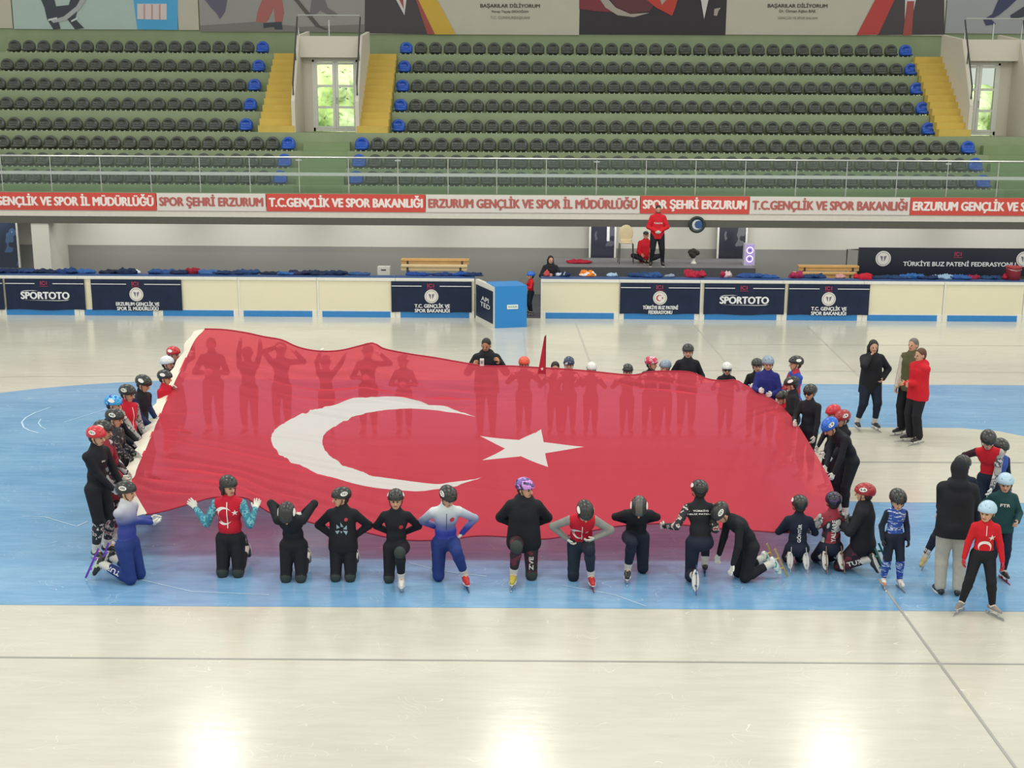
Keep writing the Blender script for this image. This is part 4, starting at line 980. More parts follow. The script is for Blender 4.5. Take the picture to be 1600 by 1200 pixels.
    if not upper_only:
        L_ = C(prim['pelvis'], e=e, m=MI(lg))
        for i in (0, 1):
            L_ += C(prim['th%d' % i], e=e + (.012 if trousers else 0), m=MI(lg))
            sn = prim['sn%d' % i]; ms = MI(shin or lg)
            cut_ = an[i] + (kn[i] - an[i]) * .05
            L_ += [Cone(kn[i], sn[0].b, sn[0].ra + e + (.012 if trousers else 0), sn[0].rb + e + flare * .3, ms, .02), Cone(sn[0].b, cut_, sn[0].rb + e + flare * .3, sn[1].rb + e + flare, ms, .02)]
            if pad: L_ += [Ell(kn[i] + (kn[i] - (hip[i] + an[i]) / 2) * .06 , (.043 * h, .043 * h, .05 * h), m=MI(pad), k=.02)]
        pants = L_
    J0 = prim['waist'] + prim['chest']
    up = C(prim['waist'], e=e, m=MI(topm)) + C(prim['chest'], e=e, m=MI(topm)) + [Cone(shc, neckb + u2 * .03 * h, .045 * h, .036 * h + .006, MI(neckm or topm), .02)]
    for i in (0, 1): up += C(prim['ua%d' % i], e=e * .9, m=MI(slv[i])) + C(prim['fa%d' % i], e=e * .8, m=MI(slv[i]))
    if jacket is None:
        garment = sdf_obj('racing_suit', pants + up, mats, root, step=step)
    else:
        if pants: sdf_obj('trousers', pants, mats, root, step=step)
        je = .024 * jacket[1]; jm = jacket[0]; jms = [jm, sleeve or jm] if not isinstance(sleeve, (list, tuple)) else [jm, sleeve[0]]
        pr = [x.grow(je) for x in prim['waist'] + prim['chest']] + [Ell(P + u0 * .035 * h, (.095 * h * B + je * .6, .07 * h * B + je * .7, .07 * h + je), [lat0, f0, u0], k=.05)]
        pr.append(prim['pelvis'][1].grow(je + .02))
        hem = P - u0 * (skirt * h + .01 * h)
        if legs == 'stand' and lean < 8 and not skirt: skirt = .045; hem = P - u0 * .055 * h
        for s in (-1, 0, 1): pr.append(Cone(chest + lat2 * s * .035 * h, hem - u0 * (.06 * h if skirt else 0) + lat0 * s * (.042 * h + je * .5), .054 * h * B + je, .06 * h * B + je, 0, .04))
        if False: pr.append(Ell(P - u0 * skirt * .4 * h, (.1 * h * B + je * .5, .075 * h * B + je * .6, skirt * h), [lat0, f0, u0], k=.05))
        for i in (0, 1): pr += [x.grow(je * .8, m=1) for x in prim['ua%d' % i]] + [x.grow(je * .7, m=1) for x in prim['fa%d' % i]]
        pr += [Cone(shc, neckb + u2 * .02 * h, .05 * h, .045 * h, 0, .03)]
        if hood: pr += [Ell(neckb - f2 * .045 * h - u2 * .0 * h, (.075 * h, .045 * h, .05 * h), [lat2, f2, u2], 0, .04), Cone(neckb - lat2 * .05 * h, neckb + f2 * .045 * h - u2 * .01 * h, .022 * h, .02 * h, 0, .02), Cone(neckb + lat2 * .05 * h, neckb + f2 * .045 * h - u2 * .01 * h, .022 * h, .02 * h, 0, .02)]
        if hoodup: pr += [Ell(at_(0, -.03, .02), (.1 * hd, .115 * hd, .122 * hd), A, 0, .04), Ell(at_(0, -.05, -.07), (.085 * hd, .08 * hd, .07 * hd), A, 0, .04)]
        garment = sdf_obj('hooded_jacket' if hood or hoodup else 'jacket', pr, jms, root, step=step, planes=[(hem - u0 * .02 * h, -u0)] if skirt else [])
    if vest is not None:
        vp = [x.grow(e + .011) for x in prim['chest'][:1] + prim['chest'][3:] + prim['waist']] + [Cone(sh[0] * .74 + shc * .26, sh[1] * .74 + shc * .26, .034 * h + .016, .034 * h + .016, k=.03)]
        garment = sdf_obj('vest', vp, vest, root, step=step, planes=[(waist - u1 * .045 * h, -u1)])
    # helmet
    if helmet is not None:
        hp_ = [Ell(at_(0, -.018, .036), (.105 * hd, .134 * hd, .104 * hd), A, k=.02)]
        for x in (-.052, 0, .052): hp_.append(Cone(at_(x, .075, .105 - abs(x) * .4), at_(x * 1.1, -.1, .105 - abs(x) * .4), .007 * hd, .007 * hd, k=.01, sub=True))
        cutp = at_(0, .0, .006)
        H = sdf_obj('helmet', hp_, helmet if isinstance(helmet, (list, tuple)) else [helmet], root, step=.011, planes=[(cutp, -(hu - hf * .24)), ])
        if isinstance(helmet, (list, tuple)) and len(helmet) > 1:      # second shell colour on the crown vents
            me = H.data; pc = hc + hu * .03
            for pol in me.polygons:
                c = V3(*pol.center) - hc; lx = abs(c @ hx) / hd
                if lx < .04 and (c @ hu) > .03: pol.material_index = 1
        if strap:
            q = MB()
            for s in (-1, 1): q.tube([at_(s * .085, .01, .0), at_(s * .07, .03, -.06), at_(s * .01, .055, -.106)], .0055, 5)
            q.build('chin_strap', mat('strap_black', '1b1b1d', .6), root, True)
        if sticker:
            sides = (-1, 1) if stick_side == 0 else (stick_side,)
            for s in sides:
                V = []; Fc = []
                def shell(u, v, off):   # u back-front, v up, on the side of the shell
                    p = V3(s * 1.0, u * 1.0, v * 1.0); r_ = V3(.105, .134, .104); q_ = p / np.linalg.norm(p / (r_ + off))
                    return at_(*(q_ + V3(0, -.018, .036)))
                n = 22; V.append(shell(.02, .38, .0035)); 
                for k in range(n):
                    a = 2 * math.pi * k / n; V.append(shell(.02 + .52 * math.cos(a), .42 + .30 * math.sin(a), .0035))
                Fc = [(0, 1 + k, 1 + (k + 1) % n) for k in range(n)]
                st = mesh_obj('number_cover', V, Fc, mat('sticker_white', 'e9e8e2', .5), H, True)
                if stick_txt:
                    tv, tf, _ = text_mesh(stick_txt, .02)
                    mesh_obj('number', [shell(.02 + x * .66 * s, .42 + y * .28, .0065) for x, y in tv], tf, M_BLK, H)
    if helmet is not None and not hair and not hoodup: hair = 'dark'
    if hair:
        hm = HAIRM[hair]
        hp_ = [Ell(at_(0, -.022, .04), (.082 * hd, .094 * hd, .09 * hd), A, k=.02), Ell(at_(0, -.05, -.01), (.075 * hd, .06 * hd, .08 * hd), A, k=.03)]
        if hairlen:
            for x in (-.06, 0, .06): hp_.append(Cone(at_(x, -.06, -.02), neckb - f2 * .05 * h + hx * x * .9 - u2 * hairlen * h, .04 * hd, .025 * hd, k=.03))
            hp_ += [Cone(at_(s * .07, .01, .05), at_(s * .078, -.015, -.09), .016 * hd, .02 * hd, k=.02) for s in (-1, 1)]
        hp_.append(Ell(at_(0, .085, -.04), (.062 * hd, .062 * hd, .09 * hd), A, sub=True))
        if helmet is not None: hp_ = hp_[1:]
        sdf_obj('hair', hp_, hm, root, step=.011)
    if beard: sdf_obj('beard', [Ell(at_(0, .045, -.085), (.045 * hd, .04 * hd, .03 * hd), A), Cone(at_(-.055, .02, -.05), at_(-.03, .05, -.085), .016, .02), Cone(at_(.055, .02, -.05), at_(.03, .05, -.085), .016, .02), Cone(at_(-.03, .082, -.04), at_(.03, .082, -.04), .006, .006)], HAIRM['black'], root, step=.009)
    if capc: sdf_obj('cap', [Ell(at_(0, -.015, .045), (.086 * hd, .102 * hd, .085 * hd), A), Ell(at_(0, .1, .05), (.065 * hd, .06 * hd, .01), A)], capc, root, step=.011, planes=[(at_(0, 0, .03), -hu)])
    if sunglasses or goggles:
        sdf_obj('sunglasses' if sunglasses else 'goggles', [Ell(at_(.032, .088, .006), (.032, .015, .02), A), Ell(at_(-.032, .088, .006), (.032, .015, .02), A), Cone(at_(.05, .08, .01), at_(.08, .01, .008), .006, .006), Cone(at_(-.05, .08, .01), at_(-.08, .01, .008), .006, .006)], mat('lens_black', '151517', .15), root, step=.008)
    # feet
    if not upper_only:
        bm_ = boots if boots is not None else shoes
        bms = bm_ if isinstance(bm_, (list, tuple)) else (bm_, bm_)
        blades = blade if isinstance(blade, (list, tuple)) else (blade, blade)
        for i in (0, 1):
            if bms[i] is None: continue
            a = an[i]; t = toe[i]; s_ = sole[i]; fl = .105 * h; up_ = _nrm(kn[i] - a)
            hl = a - t * .028 * h + s_ * .022 * h; tp = a + t * fl + s_ * .028 * h
            pr = [Cone(hl, a + t * .05 * h + s_ * .02 * h, .023 * h, .024 * h, 0, .02), Cone(a + t * .04 * h + s_ * .022 * h, tp, .025 * h, .018 * h, 0, .02), Cone(a, a + up_ * (.055 * h if skate else .02 * h), .028 * h, .033 * h, 0 if not skate else 1, .02)]
            pr += [Ell(a + t * .045 * h + s_ * .042 * h, (.03 * h, .085 * h, .008 * h), [np.cross(t, s_), t, s_], 2, .006)]
            b_ = sdf_obj('skate_boot' if skate else 'shoe', pr, [bms[i], mat('boot_cuff', 'cfccc2', .6) if skate else bms[i], mat('sole_white', 'd6d4cc', .5)], root, step=.0095)
            if skate:
                lat_ = np.cross(t, s_); z0_ = .046 * h; hgt = .03
                c0 = a + t * .045 * h; Lb = .118 * h * blade_long
                q = MB()
                def bp(x, y, z): return Vector(c0 + t * x + lat_ * y + s_ * z)
                bl = lift + .045 * h
                for y in (-1,):
                    w_ = .004
                    pts = [bp(-Lb, -w_, bl - .025), bp(Lb * .93, -w_, bl - .025), bp(Lb, -w_, bl - .012), bp(Lb * .95, -w_, bl), bp(-Lb, -w_, bl)]
                    q.prism(pts, Vector(lat_ * 2 * w_))
                for x in (-.05 * h, .045 * h):
                    q.tube([bp(x - .015, 0, z0_ - .01), bp(x, 0, bl - .015)], .013, 6)
                q.build('blade', blades[i], b_)
    tp_ = rotz(hc + hu * (.13 * hd if helmet is not None else .115 * hd), rot); g_ = proj(Vector((p0.x, p0.y, zb)) + Vector(tp_))
    HEADS.append((label[:44], round(g_[0]), round(g_[1])))
    root['_j'] = 0; del root['_j']
    return dict(root=root, garment=garment, J=dict(P=P, waist=waist, chest=chest, shc=shc, f2=f2, u2=u2, lat2=lat2, f1=f1, u1=u1, an=an, kn=kn, hip=hip, wr=wr, el=el), rot=rot, h=h, p0=p0)

def decal(per, V, Fc, c, xa, ya, m, name='print', off=.004, target=None, sub=True):
    """lay a flat shape onto a garment: shape points start at c + xa*x + ya*y and drop along -n onto it"""
    g = target or per['garment']; me = g.data
    bv = BVHTree.FromPolygons([v.co.copy() for v in me.vertices], [tuple(p.vertices) for p in me.polygons])
    c = Vector(c); xa = Vector(xa); ya = Vector(ya); n = xa.cross(ya).normalized(); out = []
    for x, y in V:
        o = c + xa * x + ya * y + n * .35; hit = bv.ray_cast(o, -n, .6)
        out.append(hit[0] + n * off if hit[0] is not None else c + xa * x + ya * y)
    # fill gaps with median depth
    return mesh_obj(name, out, Fc, m, g)
def grid_shape(V, Fc, k=1):
    """subdivide each face by a centre fan so it follows curved cloth"""
    V = list(V); out = []
    for f in Fc:
        cx = sum(V[i][0] for i in f) / len(f); cy = sum(V[i][1] for i in f) / len(f); V.append((cx, cy)); n = len(V) - 1
        for a in range(len(f)): out.append((f[a], f[(a + 1) % len(f)], n))
    return V, out
def chest_flag(per, s=.11, dx=0, dy=0, m=None):
    J = per['J']; c = J['chest'] + J['u2'] * dy; xa = -J['lat2'] * -1; m = m or mat('print_white', 'e6e2dc', .6)
    X = J['lat2']; Y = J['u2']
    V, Fc = crescent_quads(dx - .03, 0, s, 22, .8, .25); decal(per, V, Fc, c, X, Y, m, 'crescent_print')
    V = star_pts(dx + s * .95, s * .35, s * .33, .3); V.append((dx + s * .95, s * .35)); decal(per, V, [(i, (i + 1) % 10, 10) for i in range(10)], c, X, Y, m, 'star_print')
def text_decal(per, s, c, w, h, X, Y, m=None, bold=.02, name='lettering'):
    V, Fc, a = text_mesh(s, bold); return decal(per, [(x * w, y * h) for x, y in V], Fc, c, X, Y, m or mat('print_white', 'e6e2dc', .6), name)
# ------------------------------------------------------------------ the people, front row first
H_BLK = mat('helmet_black', '2a2c2a', .3, .1, 3); H_RED = mat('helmet_red', 'c22a34', .3); H_WHT = mat('helmet_white', 'd9dad4', .3); H_BLU = mat('helmet_blue', '1f62c4', .3)
H_LBL = mat('helmet_pale_blue', 'a9c6d8', .35); H_ORG = mat('helmet_orange', 'dd5238', .35); H_PUR = patch('helmet_purple', 'c58ad6', '2e2a4a', 9, .5, '7b5fb0', (1, 1, 2), .3); H_PNK = patch('helmet_pink_red', 'c23048', 'e6c4cc', 10, .52, '8a2a44', (1, 1, 2), .3)
H_MAR = mat('helmet_maroon', '9c2b30', .3); H_TEA = patch('helmet_cyan_blue', '3aa0d8', '1c4fb0', 9, .5, '6cc0e4', (1, 1, 1), .3); H_DPU = patch('helmet_violet_black', '24222f', '4b3566', 8, .55, '1c1b22', (1, 1, 1), .3)
H_WBL = patch('helmet_white_blue', 'd7dcdf', '3f68b0', 6, .6, 'c5cbd0', (1, 1, 1), .3); H_GRY = mat('helmet_grey_blue', '8496a8', .35)
S_FADE = fade('suit_white_to_blue', '2b3a8c', .78, 'd9dad8', 1.12); S_FADE2 = fade('suit_white_to_blue_low', '2b3a9c', .66, 'd3dadc', .98)
S_NAVY = cloth('suit_navy', '263a78'); RED = cloth('fabric_red', 'c01f33'); RED2 = cloth('fabric_bright_red', 'c8202c'); DKG = cloth('fabric_green_grey', '39413f')
TEAL = patch('teal_print', '2f7f94', '6fb4bd', 16, .52, '3a6d8c'); GRYS = cloth('fabric_grey', '8d8d88'); BLUEP = patch('blue_white_print', '24479c', 'c4d2ea', 10, .56, '16265c', (1, 1, 5)); 
CAMO = patch('black_white_print', '2a2a2e', 'cfcac6', 16, .55, '8a3a3c', (1, 1, 1)); ZEBRA = patch('zebra_print', 'dadada', '26262a', 22, .5, None, (1, 1, 3)); RBW = patch('red_black_white_print', '8f2434', '24222a', 6, .5, 'b9b4b4', (1, 1, 1))
GRYW = patch('grey_white_print', 'a9a7a2', '55565a', 10, .5, 'd0cdc8'); BLPU = cloth('fabric_violet_blue', '2a2f78'); DGRN = cloth('fabric_dark_green', '1f4446'); OLIV = cloth('fabric_olive', '58583c'); SWEAT = cloth('fabric_light_grey', 'b4b1a6')
MAR = patch('maroon_black_print', '2a1c22', '6a2434', 9, .55); BRED = patch('blue_red_panels', '1f46a8', 'b32a3c', 3, .52)
B_BLK = mat('boot_black', '232323', .35); B_WHT = mat('boot_white', 'd8d6ce', .4); B_RED = mat('boot_red', 'c22a2c', .4); B_YEL = mat('boot_yellow', 'b9ab3e', .4); B_TEA = patch('boot_white_teal', 'dfe2dc', '3fa08c', 12, .5, None, (1, 1, 1), .4); B_PNK = patch('boot_white_rose', 'e0dcd6', 'c88a78', 12, .56, None, (1, 1, 1), .4); B_GRY = mat('boot_grey', '8a8480', .5); B_GLD = mat('boot_gold', 'b8a878', .4); B_GRN = patch('boot_black_lime', '2a2c26', 'b9c49a', 10, .55, None, (1, 1, 1), .4)
BL_PUR = mat('blade_purple', '7a3fb4', .3, .15, 3, metal=.5); BL_BLU = mat('blade_blue', '30507c', .3, metal=.5); BL_GLD = mat('blade_gold', 'b39a5c', .35, metal=.4); BL_BRN = mat('blade_bronze', '8a6a54', .35, metal=.5); BL_TEA = mat('blade_teal', '2f6a68', .35, metal=.5); BL_RED = mat('blade_red', '9c2836', .35, metal=.4)
PW = mat('print_white', 'e6e2dc', .6); PB = mat('print_greyblue', '8fa6b4', .6)

def front_text(p, s, w, h, dy=0, dx=0, m=PW, rotv=False):
    J = p['J']; c = J['chest'] + J['u2'] * dy + J['lat2'] * dx
    return text_decal(p, s, c, w, h, J['lat2'], J['u2'], m)
def back_text(p, s, w, h, dy=0, dx=0, m=PW, vertical=False):
    J = p['J']; c = J['chest'] * .6 + J['waist'] * .4 + J['u2'] * dy - J['lat2'] * dx
    X, Y = (-J['lat2'], J['u2'])
    if vertical: X, Y = -J['u2'] * -1, (J['lat2'])          # letters run up the back
    return text_decal(p, s, c, w, h, X, Y, m)
def zip_line(p, m=PW, w=.008, l=.3, dy=-.02):
    J = p['J']; V = []; n = 10
    for i in range(n + 1): V += [(-w, l * (i / n - .5)), (w, l * (i / n - .5))]
    decal(p, V, [(2 * i, 2 * i + 1, 2 * i + 3, 2 * i + 2) for i in range(n)], J['chest'] + J['u2'] * dy, J['lat2'], J['u2'], m, 'zip')

# -- kneeling row along the near edge
def leg_text(p, s, i, w, h, part='sn', m=PW):
    J = p['J']; a, b = (J['kn'][i], J['an'][i]) if part == 'sn' else (J['hip'][i], J['kn'][i]); n = rotz(V3(0, -1, .3), -p['rot']); X = _nrm(b - a); n = _nrm(n - X * (n @ X)); tg = [o for o in p['root'].children if o.name.startswith(('trousers', 'racing_suit'))][0]
    return text_decal(dict(garment=tg), s, a * .45 + b * .55, w, h, X, np.cross(n, X), m)
p = person('person kneeling in profile, white to blue suit, helmet 202, at the near left corner', (206, 908), 1.70, 74, 'kneel', suit=S_NAVY, top=S_FADE, sleeve=S_FADE, legm=S_NAVY, boots=B_GRN, blade=BL_PUR, blade_long=1.15,
       helmet=H_BLK, stick_txt='202', head=(8, 8), hands=(('p', 243, 818, .3), ('p', 236, 812, .5)), lean=2)
leg_text(p, 'TUR', 0, .2, .06)
p = person('person kneeling with arms spread, red vest with white crescent, teal printed sleeves, looking right', (362, 898), 1.70, 0, 'kneel', suit=BLACK, top=RED, sleeve=TEAL, pad=DKG, vest=RED, boots=B_BLK, blade=BL_TEA,
       helmet=H_BLK, sticker=0, head=(42, 8), hands=(('p', 303, 796, .15), ('p', 402, 797, .15)), pole=((-1, .1, -1.2), (1, .1, -1.2)), hair='dark', hairlen=.02, palm=((0, -1, 0), (0, -1, 0)), curl=.25)
chest_flag(p, .12, -.02, -.03); zip_line(p, PW, .006, .34)
p = person('person kneeling all in black with head bowed and both elbows raised beside the black helmet', (460, 906), 1.60, 0, 'kneel', suit=BLACK, pad=DKG, boots=B_GRY, blade=BL_BLU, lean=10, bend=34,
       helmet=[H_BLK, H_BLK], sticker=1, head=(0, 62), hands=((-.07, .12, .53), (.07, .12, .53)), pole=((-1, .2, 1.1), (1, .2, 1.1)), hair='brown', strap=False)
p = person('person kneeling in a black jacket over a gear print, helmet number 157', (537, 905), 1.55, 0, 'kneel', suit=BLACK, boots=B_BLK, blade=BL_BLU,
       helmet=H_BLK, stick_txt='157', head=(-58, 6), hands='hip', pole=((-1.3, .5, 0), (1.3, .5, 0)), hair='dark', jacket=(BLACK, .8), pad=DKG)
V = []; 
q = p['J']
for k, (pts) in enumerate(([(-.06, .06), (-.015, .02), (-.06, .0)], [(-.01, .09), (.03, .03), (-.005, .03)], [(.07, .05), (.02, .0), (.07, -.01)], [(-.08, -.03), (-.02, -.02), (-.05, -.07)], [(.08, -.03), (.02, -.02), (.06, -.08)], [(-.015, -.03), (.015, -.03), (0, -.06)])):
    decal(p, pts + [(sum(a for a, b in pts) / 3, sum(b for a, b in pts) / 3)], [(0, 1, 3), (1, 2, 3), (2, 0, 3)], q['chest'] - q['u2'] * .07, q['lat2'], q['u2'], PB, 'gear_print')
decal(p, disc_pts(.022, 12) + [(0, 0)], [(i, (i + 1) % 12, 12) for i in range(12)], q['chest'] + q['u2'] * .05 + q['lat2'] * .06, q['lat2'], q['u2'], mat('badge_red', 'b8323c', .5), 'badge')
p = person('person on one knee in a black suit, white skate forward, face to the camera', (620, 907), 1.53, 0, 'kneel1', 0, suit=BLACK, pad=DKG, boots=(B_BLK, B_WHT), helmet=H_BLK, head=(4, 4), hands='back', hair='dark', feet=(None, (.055, -.16, .085)))
decal(p, disc_pts(.028, 12) + [(0, 0)], [(i, (i + 1) % 12, 12) for i in range(12)], p['J']['chest'] - p['J']['u2'] * .03 + p['J']['lat2'] * .07, p['J']['lat2'], p['J']['u2'], mat('badge_red', 'b8323c', .5), 'badge')
p = person('person on one knee in white to blue suit, helmet 119, red skate forward', (697, 905), 1.67, 8, 'kneel1', 0, suit=S_NAVY, top=S_FADE2, sleeve=S_FADE2, legm=S_NAVY, boots=B_RED, blade=BL_BLU,
       helmet=H_BLK, stick_txt='119', head=(26, 30), hands=('back', (.13, .05, .33)), pole=((-1.3, .4, 0), (1.2, .4, .1)), lean=8, bend=8, feet=(None, (.13, -.14, .085)))
zip_line(p, mat('zip_dark', '4a4f66', .5), .004, .3); q = p['J']
decal(p, disc_pts(.03, 12) + [(0, 0)], [(i, (i + 1) % 12, 12) for i in range(12)], q['chest'] + q['u2'] * .04 + q['lat2'] * .07, q['lat2'], q['u2'], mat('badge_red', 'b8323c', .5), 'badge')
p = person('person on one knee in a black hoodie and purple helmet, yellow skate forward', (818, 902), 1.70, 0, 'kneel1', 1, suit=BLACK, legm=MAR, boots=(B_YEL, B_BLK), blade=BLADE,
       helmet=H_PUR, sticker=0, head=(48, 6), hands='back', jacket=(BLACK, 1.4), hood=True, pad=DKG, feet=((-.075, -.15, .085), None))
text_decal(dict(garment=bpy.data.objects[[o.name for o in p['root'].children if o.name.startswith('trousers')][0]]), 'ZVE', (p['J']['kn'][1] * .62 + p['J']['hip'][1] * .38), .17, .055, (0, 0, 1), (-1, 0, 0))
p = person('person on one knee in red vest and grey sleeves, bowed head, red skate forward', (907, 904), 1.58, 0, 'kneel1', 0, suit=cloth('suit_dark_teal', '25303c'), top=RED, vest=RED, sleeve=GRYS, boots=B_RED, blade=BL_RED,
       helmet=H_BLK, head=(18, 52), hands=((-.12, -.02, .33), (.1, -.1, .36)), pole=((-1.2, .4, 0), (1.2, .4, 0)), lean=16, bend=24, pad=NAVYB, feet=(None, (.075, -.15, .085)))
chest_flag(p, .085, -.02, -.05); zip_line(p, PW, .005, .25)
p = person('person bent forward on one knee in dark suit, helmet with grey crown stripe', (992, 893), 1.62, 0, 'kneel1', 1, suit=BLACK, legm=NAVYB, boots=B_BLK,
       helmet=[H_BLK, mat('helmet_dark_grey', '55544f', .35)], head=(-6, 56), hands='back', pole=((-1.3, .2, .2), (1.3, .2, .2)), lean=20, bend=26, feet=((-.075, -.17, .085), None))
p = person('person seen from behind, patterned sleeve stretched left, lettering across the shoulders', (1090, 908), 1.60, 182, 'kneel1', 1, suit=NAVYB, top=BLACK, sleeve=CAMO, boots=B_BLK, blade=BL_BLU,
       helmet=H_BLK, head=(8, 4), hands=((-.05, -.12, .42), ('p', 1036, 824, .2)), lean=10, bend=10, shin=None, stick_side=1, pz=.33)
back_text(p, 'TÜRKİYE', .2, .028, .13); back_text(p, 'BUZ PATENİ', .28, .024, .09)
p = person('person crouching head down, one white glove on the blue ice', (1164, 905), 1.57, -72, 'kneel', suit=BLACK, boots=B_TEA, blade=BL_GLD, blade_long=1.2,
       helmet=H_BLK, stick_txt='127', head=(0, 58), hands=(('p', 1120, 880, .1), ('p', 1141, 908, -.28)), lean=26, bend=26, glove=GLOVE, curl=(.5, .05), palm=(None, (0, 0, -1)), py_=.0)
p = person('person kneeling with back turned, black suit lettered GÖNTÜR', (1243, 888), 1.42, 176, 'kneel', pz=.2, suit=NAVYB, top=NAVYB, boots=ZEBRA, blade=BLADE, helmet=H_BLK, head=(4, 4), hands='front', stick_side=1)
back_text(p, 'GÖNTÜR', .25, .055, .0, .0, vertical=True)
p = person('person kneeling with back turned, red and black suit lettered YALKARE', (1294, 888), 1.5, 184, 'kneel', pz=.2, suit=NAVYB, top=RBW, sleeve=GRYW, boots=(B_WHT, B_BLK), blade=BL_BRN, helmet=H_DPU, head=(-10, 4), hands='front', stick_side=-1)
back_text(p, 'YALKARE', .3, .06, .0, .0, vertical=True)
p = person('person kneeling in a big black jacket and red helmet, maroon trousers', (1340, 892), 1.62, -118, 'kneel', pz=.24, suit=MAR, boots=B_BLK, blade=BL_TEA, jacket=(BLACK, 1.4), helmet=H_MAR, head=(0, 6), hands='front', trousers=True, stick_txt='63', glove=GLOVEK)

leg_text(p, 'TUR', 1, .2, .06)

# -- left edge of the flag, facing right
p = person('tall person at far left, black racing suit, red helmet number 132', (160, 872), 1.72, 66, suit=BLACK, shin=CAMO, boots=B_BLK, blade=BLADE, helmet=H_RED, stick_txt='132', head=(8, 10), hands=(('p', 186, 776, .0), ('p', 192, 762, .25)), lean=3)
q = p['J']; text_decal(p, 'ISU', q['chest'] + q['u2'] * .02, .06, .02, (-V3(*q['f2'])) if 0 else q['lat2'], q['u2'])
person('person in red and black suit, hidden behind the tall one in red helmet', (172, 852), 1.66, 75, suit=RBW, boots=B_WHT, helmet=H_BLK, head=(5, 12), hands=(('p', 197, 752, .1), ('p', 200, 742, .2)))
person('person in a black suit with speckled shoulder, black helmet, third from the near left corner', (188, 822), 1.62, 78, suit=BLACK, top=patch('speckle_black', '202126', '8a8a88', 30, .6), boots=B_BLK, helmet=H_BLK, head=(5, 16), hands=(('p', 210, 722, .1), ('p', 214, 712, .2)), stick_txt='26')
person('person in a cyan and blue helmet, mostly hidden behind the left line', (186, 790), 1.6, 80, suit=BLACK, boots=B_BLK, helmet=H_TEA, head=(5, 14), hands=(('p', 216, 700, .1), ('p', 218, 696, .2)))
p = person('person in a red jacket with grey sleeves holding the left white band', (208, 780), 1.70, 66, suit=BLACK, top=RED, sleeve=GRYW, boots=B_BLK, helmet=H_BLK, stick_txt='123', head=(5, 14), hands=(('p', 224, 694, .0), ('p', 228, 684, .2)))
zip_line(p, PW, .006, .3)
person('person in a black suit with navy sleeves bending over the left band', (226, 760), 1.72, 70, suit=BLACK, sleeve=cloth('sleeve_navy', '232c50'), boots=B_BLK, helmet=H_BLK, head=(5, 24), hands=(('p', 240, 668, .0), ('p', 244, 656, .2)), lean=6)
person('small person in crimson suit, black helmet, upper left edge of the flag', (264, 720), 1.46, 75, suit=RED, boots=B_BLK, helmet=H_BLK, head=(5, 10), hands=(('p', 268, 622, .0), ('p', 272, 610, .2)))
person('small person in a white and blue helmet at the upper left edge of the flag', (268, 695), 1.5, 70, suit=BLACK, boots=B_BLK, helmet=H_WBL, head=(5, 6), hands=(('p', 284, 590, .0), ('p', 287, 580, .2)), hair='dark')
person('person in a red helmet at the far left corner of the flag', (278, 684), 1.58, 60, suit=BLACK, boots=B_BLK, helmet=H_RED, head=(5, 6), hands=(('p', 297, 556, .0), ('p', 303, 540, .2)))

# -- behind the flag
FY = [0]
def behind(label, px, py, h, rot=0, **kw):
    if 300 < px < 1160: py = 681
    return person(label, (px, py), h, rot, boots=kw.pop('boots', B_BLK), step=.018, **kw)
behind('person standing behind the far left of the flag, seen as a silhouette through the cloth', 337, 694, 1.74, suit=NAVYB, hair='dark', head=(0, 4), hands='front')
behind('person behind the flag holding both arms straight up to lift its far edge', 392, 690, 1.55, suit=BLACK, helmet=H_BLK, head=(0, 0), hands=(('p', 376, 524, -.15), ('p', 408, 528, -.15)))
behind('person behind the flag stooping right of the one with raised arms', 443, 690, 1.64, suit=NAVYB, helmet=H_BLK, head=(30, 12), hands=(('p', 432, 540, -.15), ('p', 462, 548, -.15)))
behind('short person behind the dip of the flag with hands on its far edge', 512, 688, 1.38, suit=BLACK, helmet=H_BLK, head=(0, 5), hands=(('p', 500, 550, -.15), ('p', 545, 546, -.15)))
behind('person behind the highest peak of the flag, arm raised to it', 577, 688, 1.6, suit=BLACK, helmet=H_BLK, head=(20, 5), hands=('front', ('p', 596, 552, -.15)))
behind('small person behind the flag between its peak and the bearded man', 632, 686, 1.4, suit=NAVYB, helmet=H_BLK, head=(-20, 5), hands='front')
behind('bearded man in a black puffer jacket smiling behind the flag, holding a white microphone box', 760, 690, 1.82, suit=BLACK, jacket=(BLACK, 1.5), hood=True, hair='black', beard=True, skin=SKIN2, head=(-12, 14), hands=(('p', 738, 572, -.25), ('p', 782, 568, -.25)), glove=(None, None), shoes=B_BLK, boots=None)
mp = atY(753, 566, at(760, 690).y - .38); mb = MB().box(-.035, .035, -.03, .03, -.06, .06).build('microphone_box', mat('cube_white', 'dcdad4', .5)); mb.location = mp; tag(mb, 'small white microphone box held by the bearded man behind the flag', 'microphone')
text_on(mb, 'TRT', (0, -.031, 0), .05, .05, mat('ink_grey', '6a6a70', .5))
behind('child in an orange helmet peeking over the middle of the flag', 818, 692, 1.36, suit=BLACK, helmet=H_ORG, sticker=0, head=(0, 8), hands=(('p', 800, 585, -.2), ('p', 838, 585, -.2)))
behind('dark-haired child behind the flag holding the small red pennant', 866, 692, 1.28, suit=BLACK, hair='black', head=(0, 8), hands=(('p', 851, 592, -.15), ('p', 878, 590, -.15)))
behind('child in a navy and white helmet peeking over the flag right of the pennant', 887, 694, 1.36, suit=BLACK, helmet=patch('helmet_navy_white', '2a3854', 'd4d8da', 5, .55, None, (1, 1, 1), .3), head=(0, 10), hands=(('p', 870, 592, -.2), ('p', 905, 592, -.2)), hair='black')
behind('child in a white helmet barely showing above the flag', 922, 692, 1.26, suit=BLACK, helmet=H_WHT, head=(0, 12), hands=(('p', 908, 590, -.2), ('p', 938, 592, -.2)))
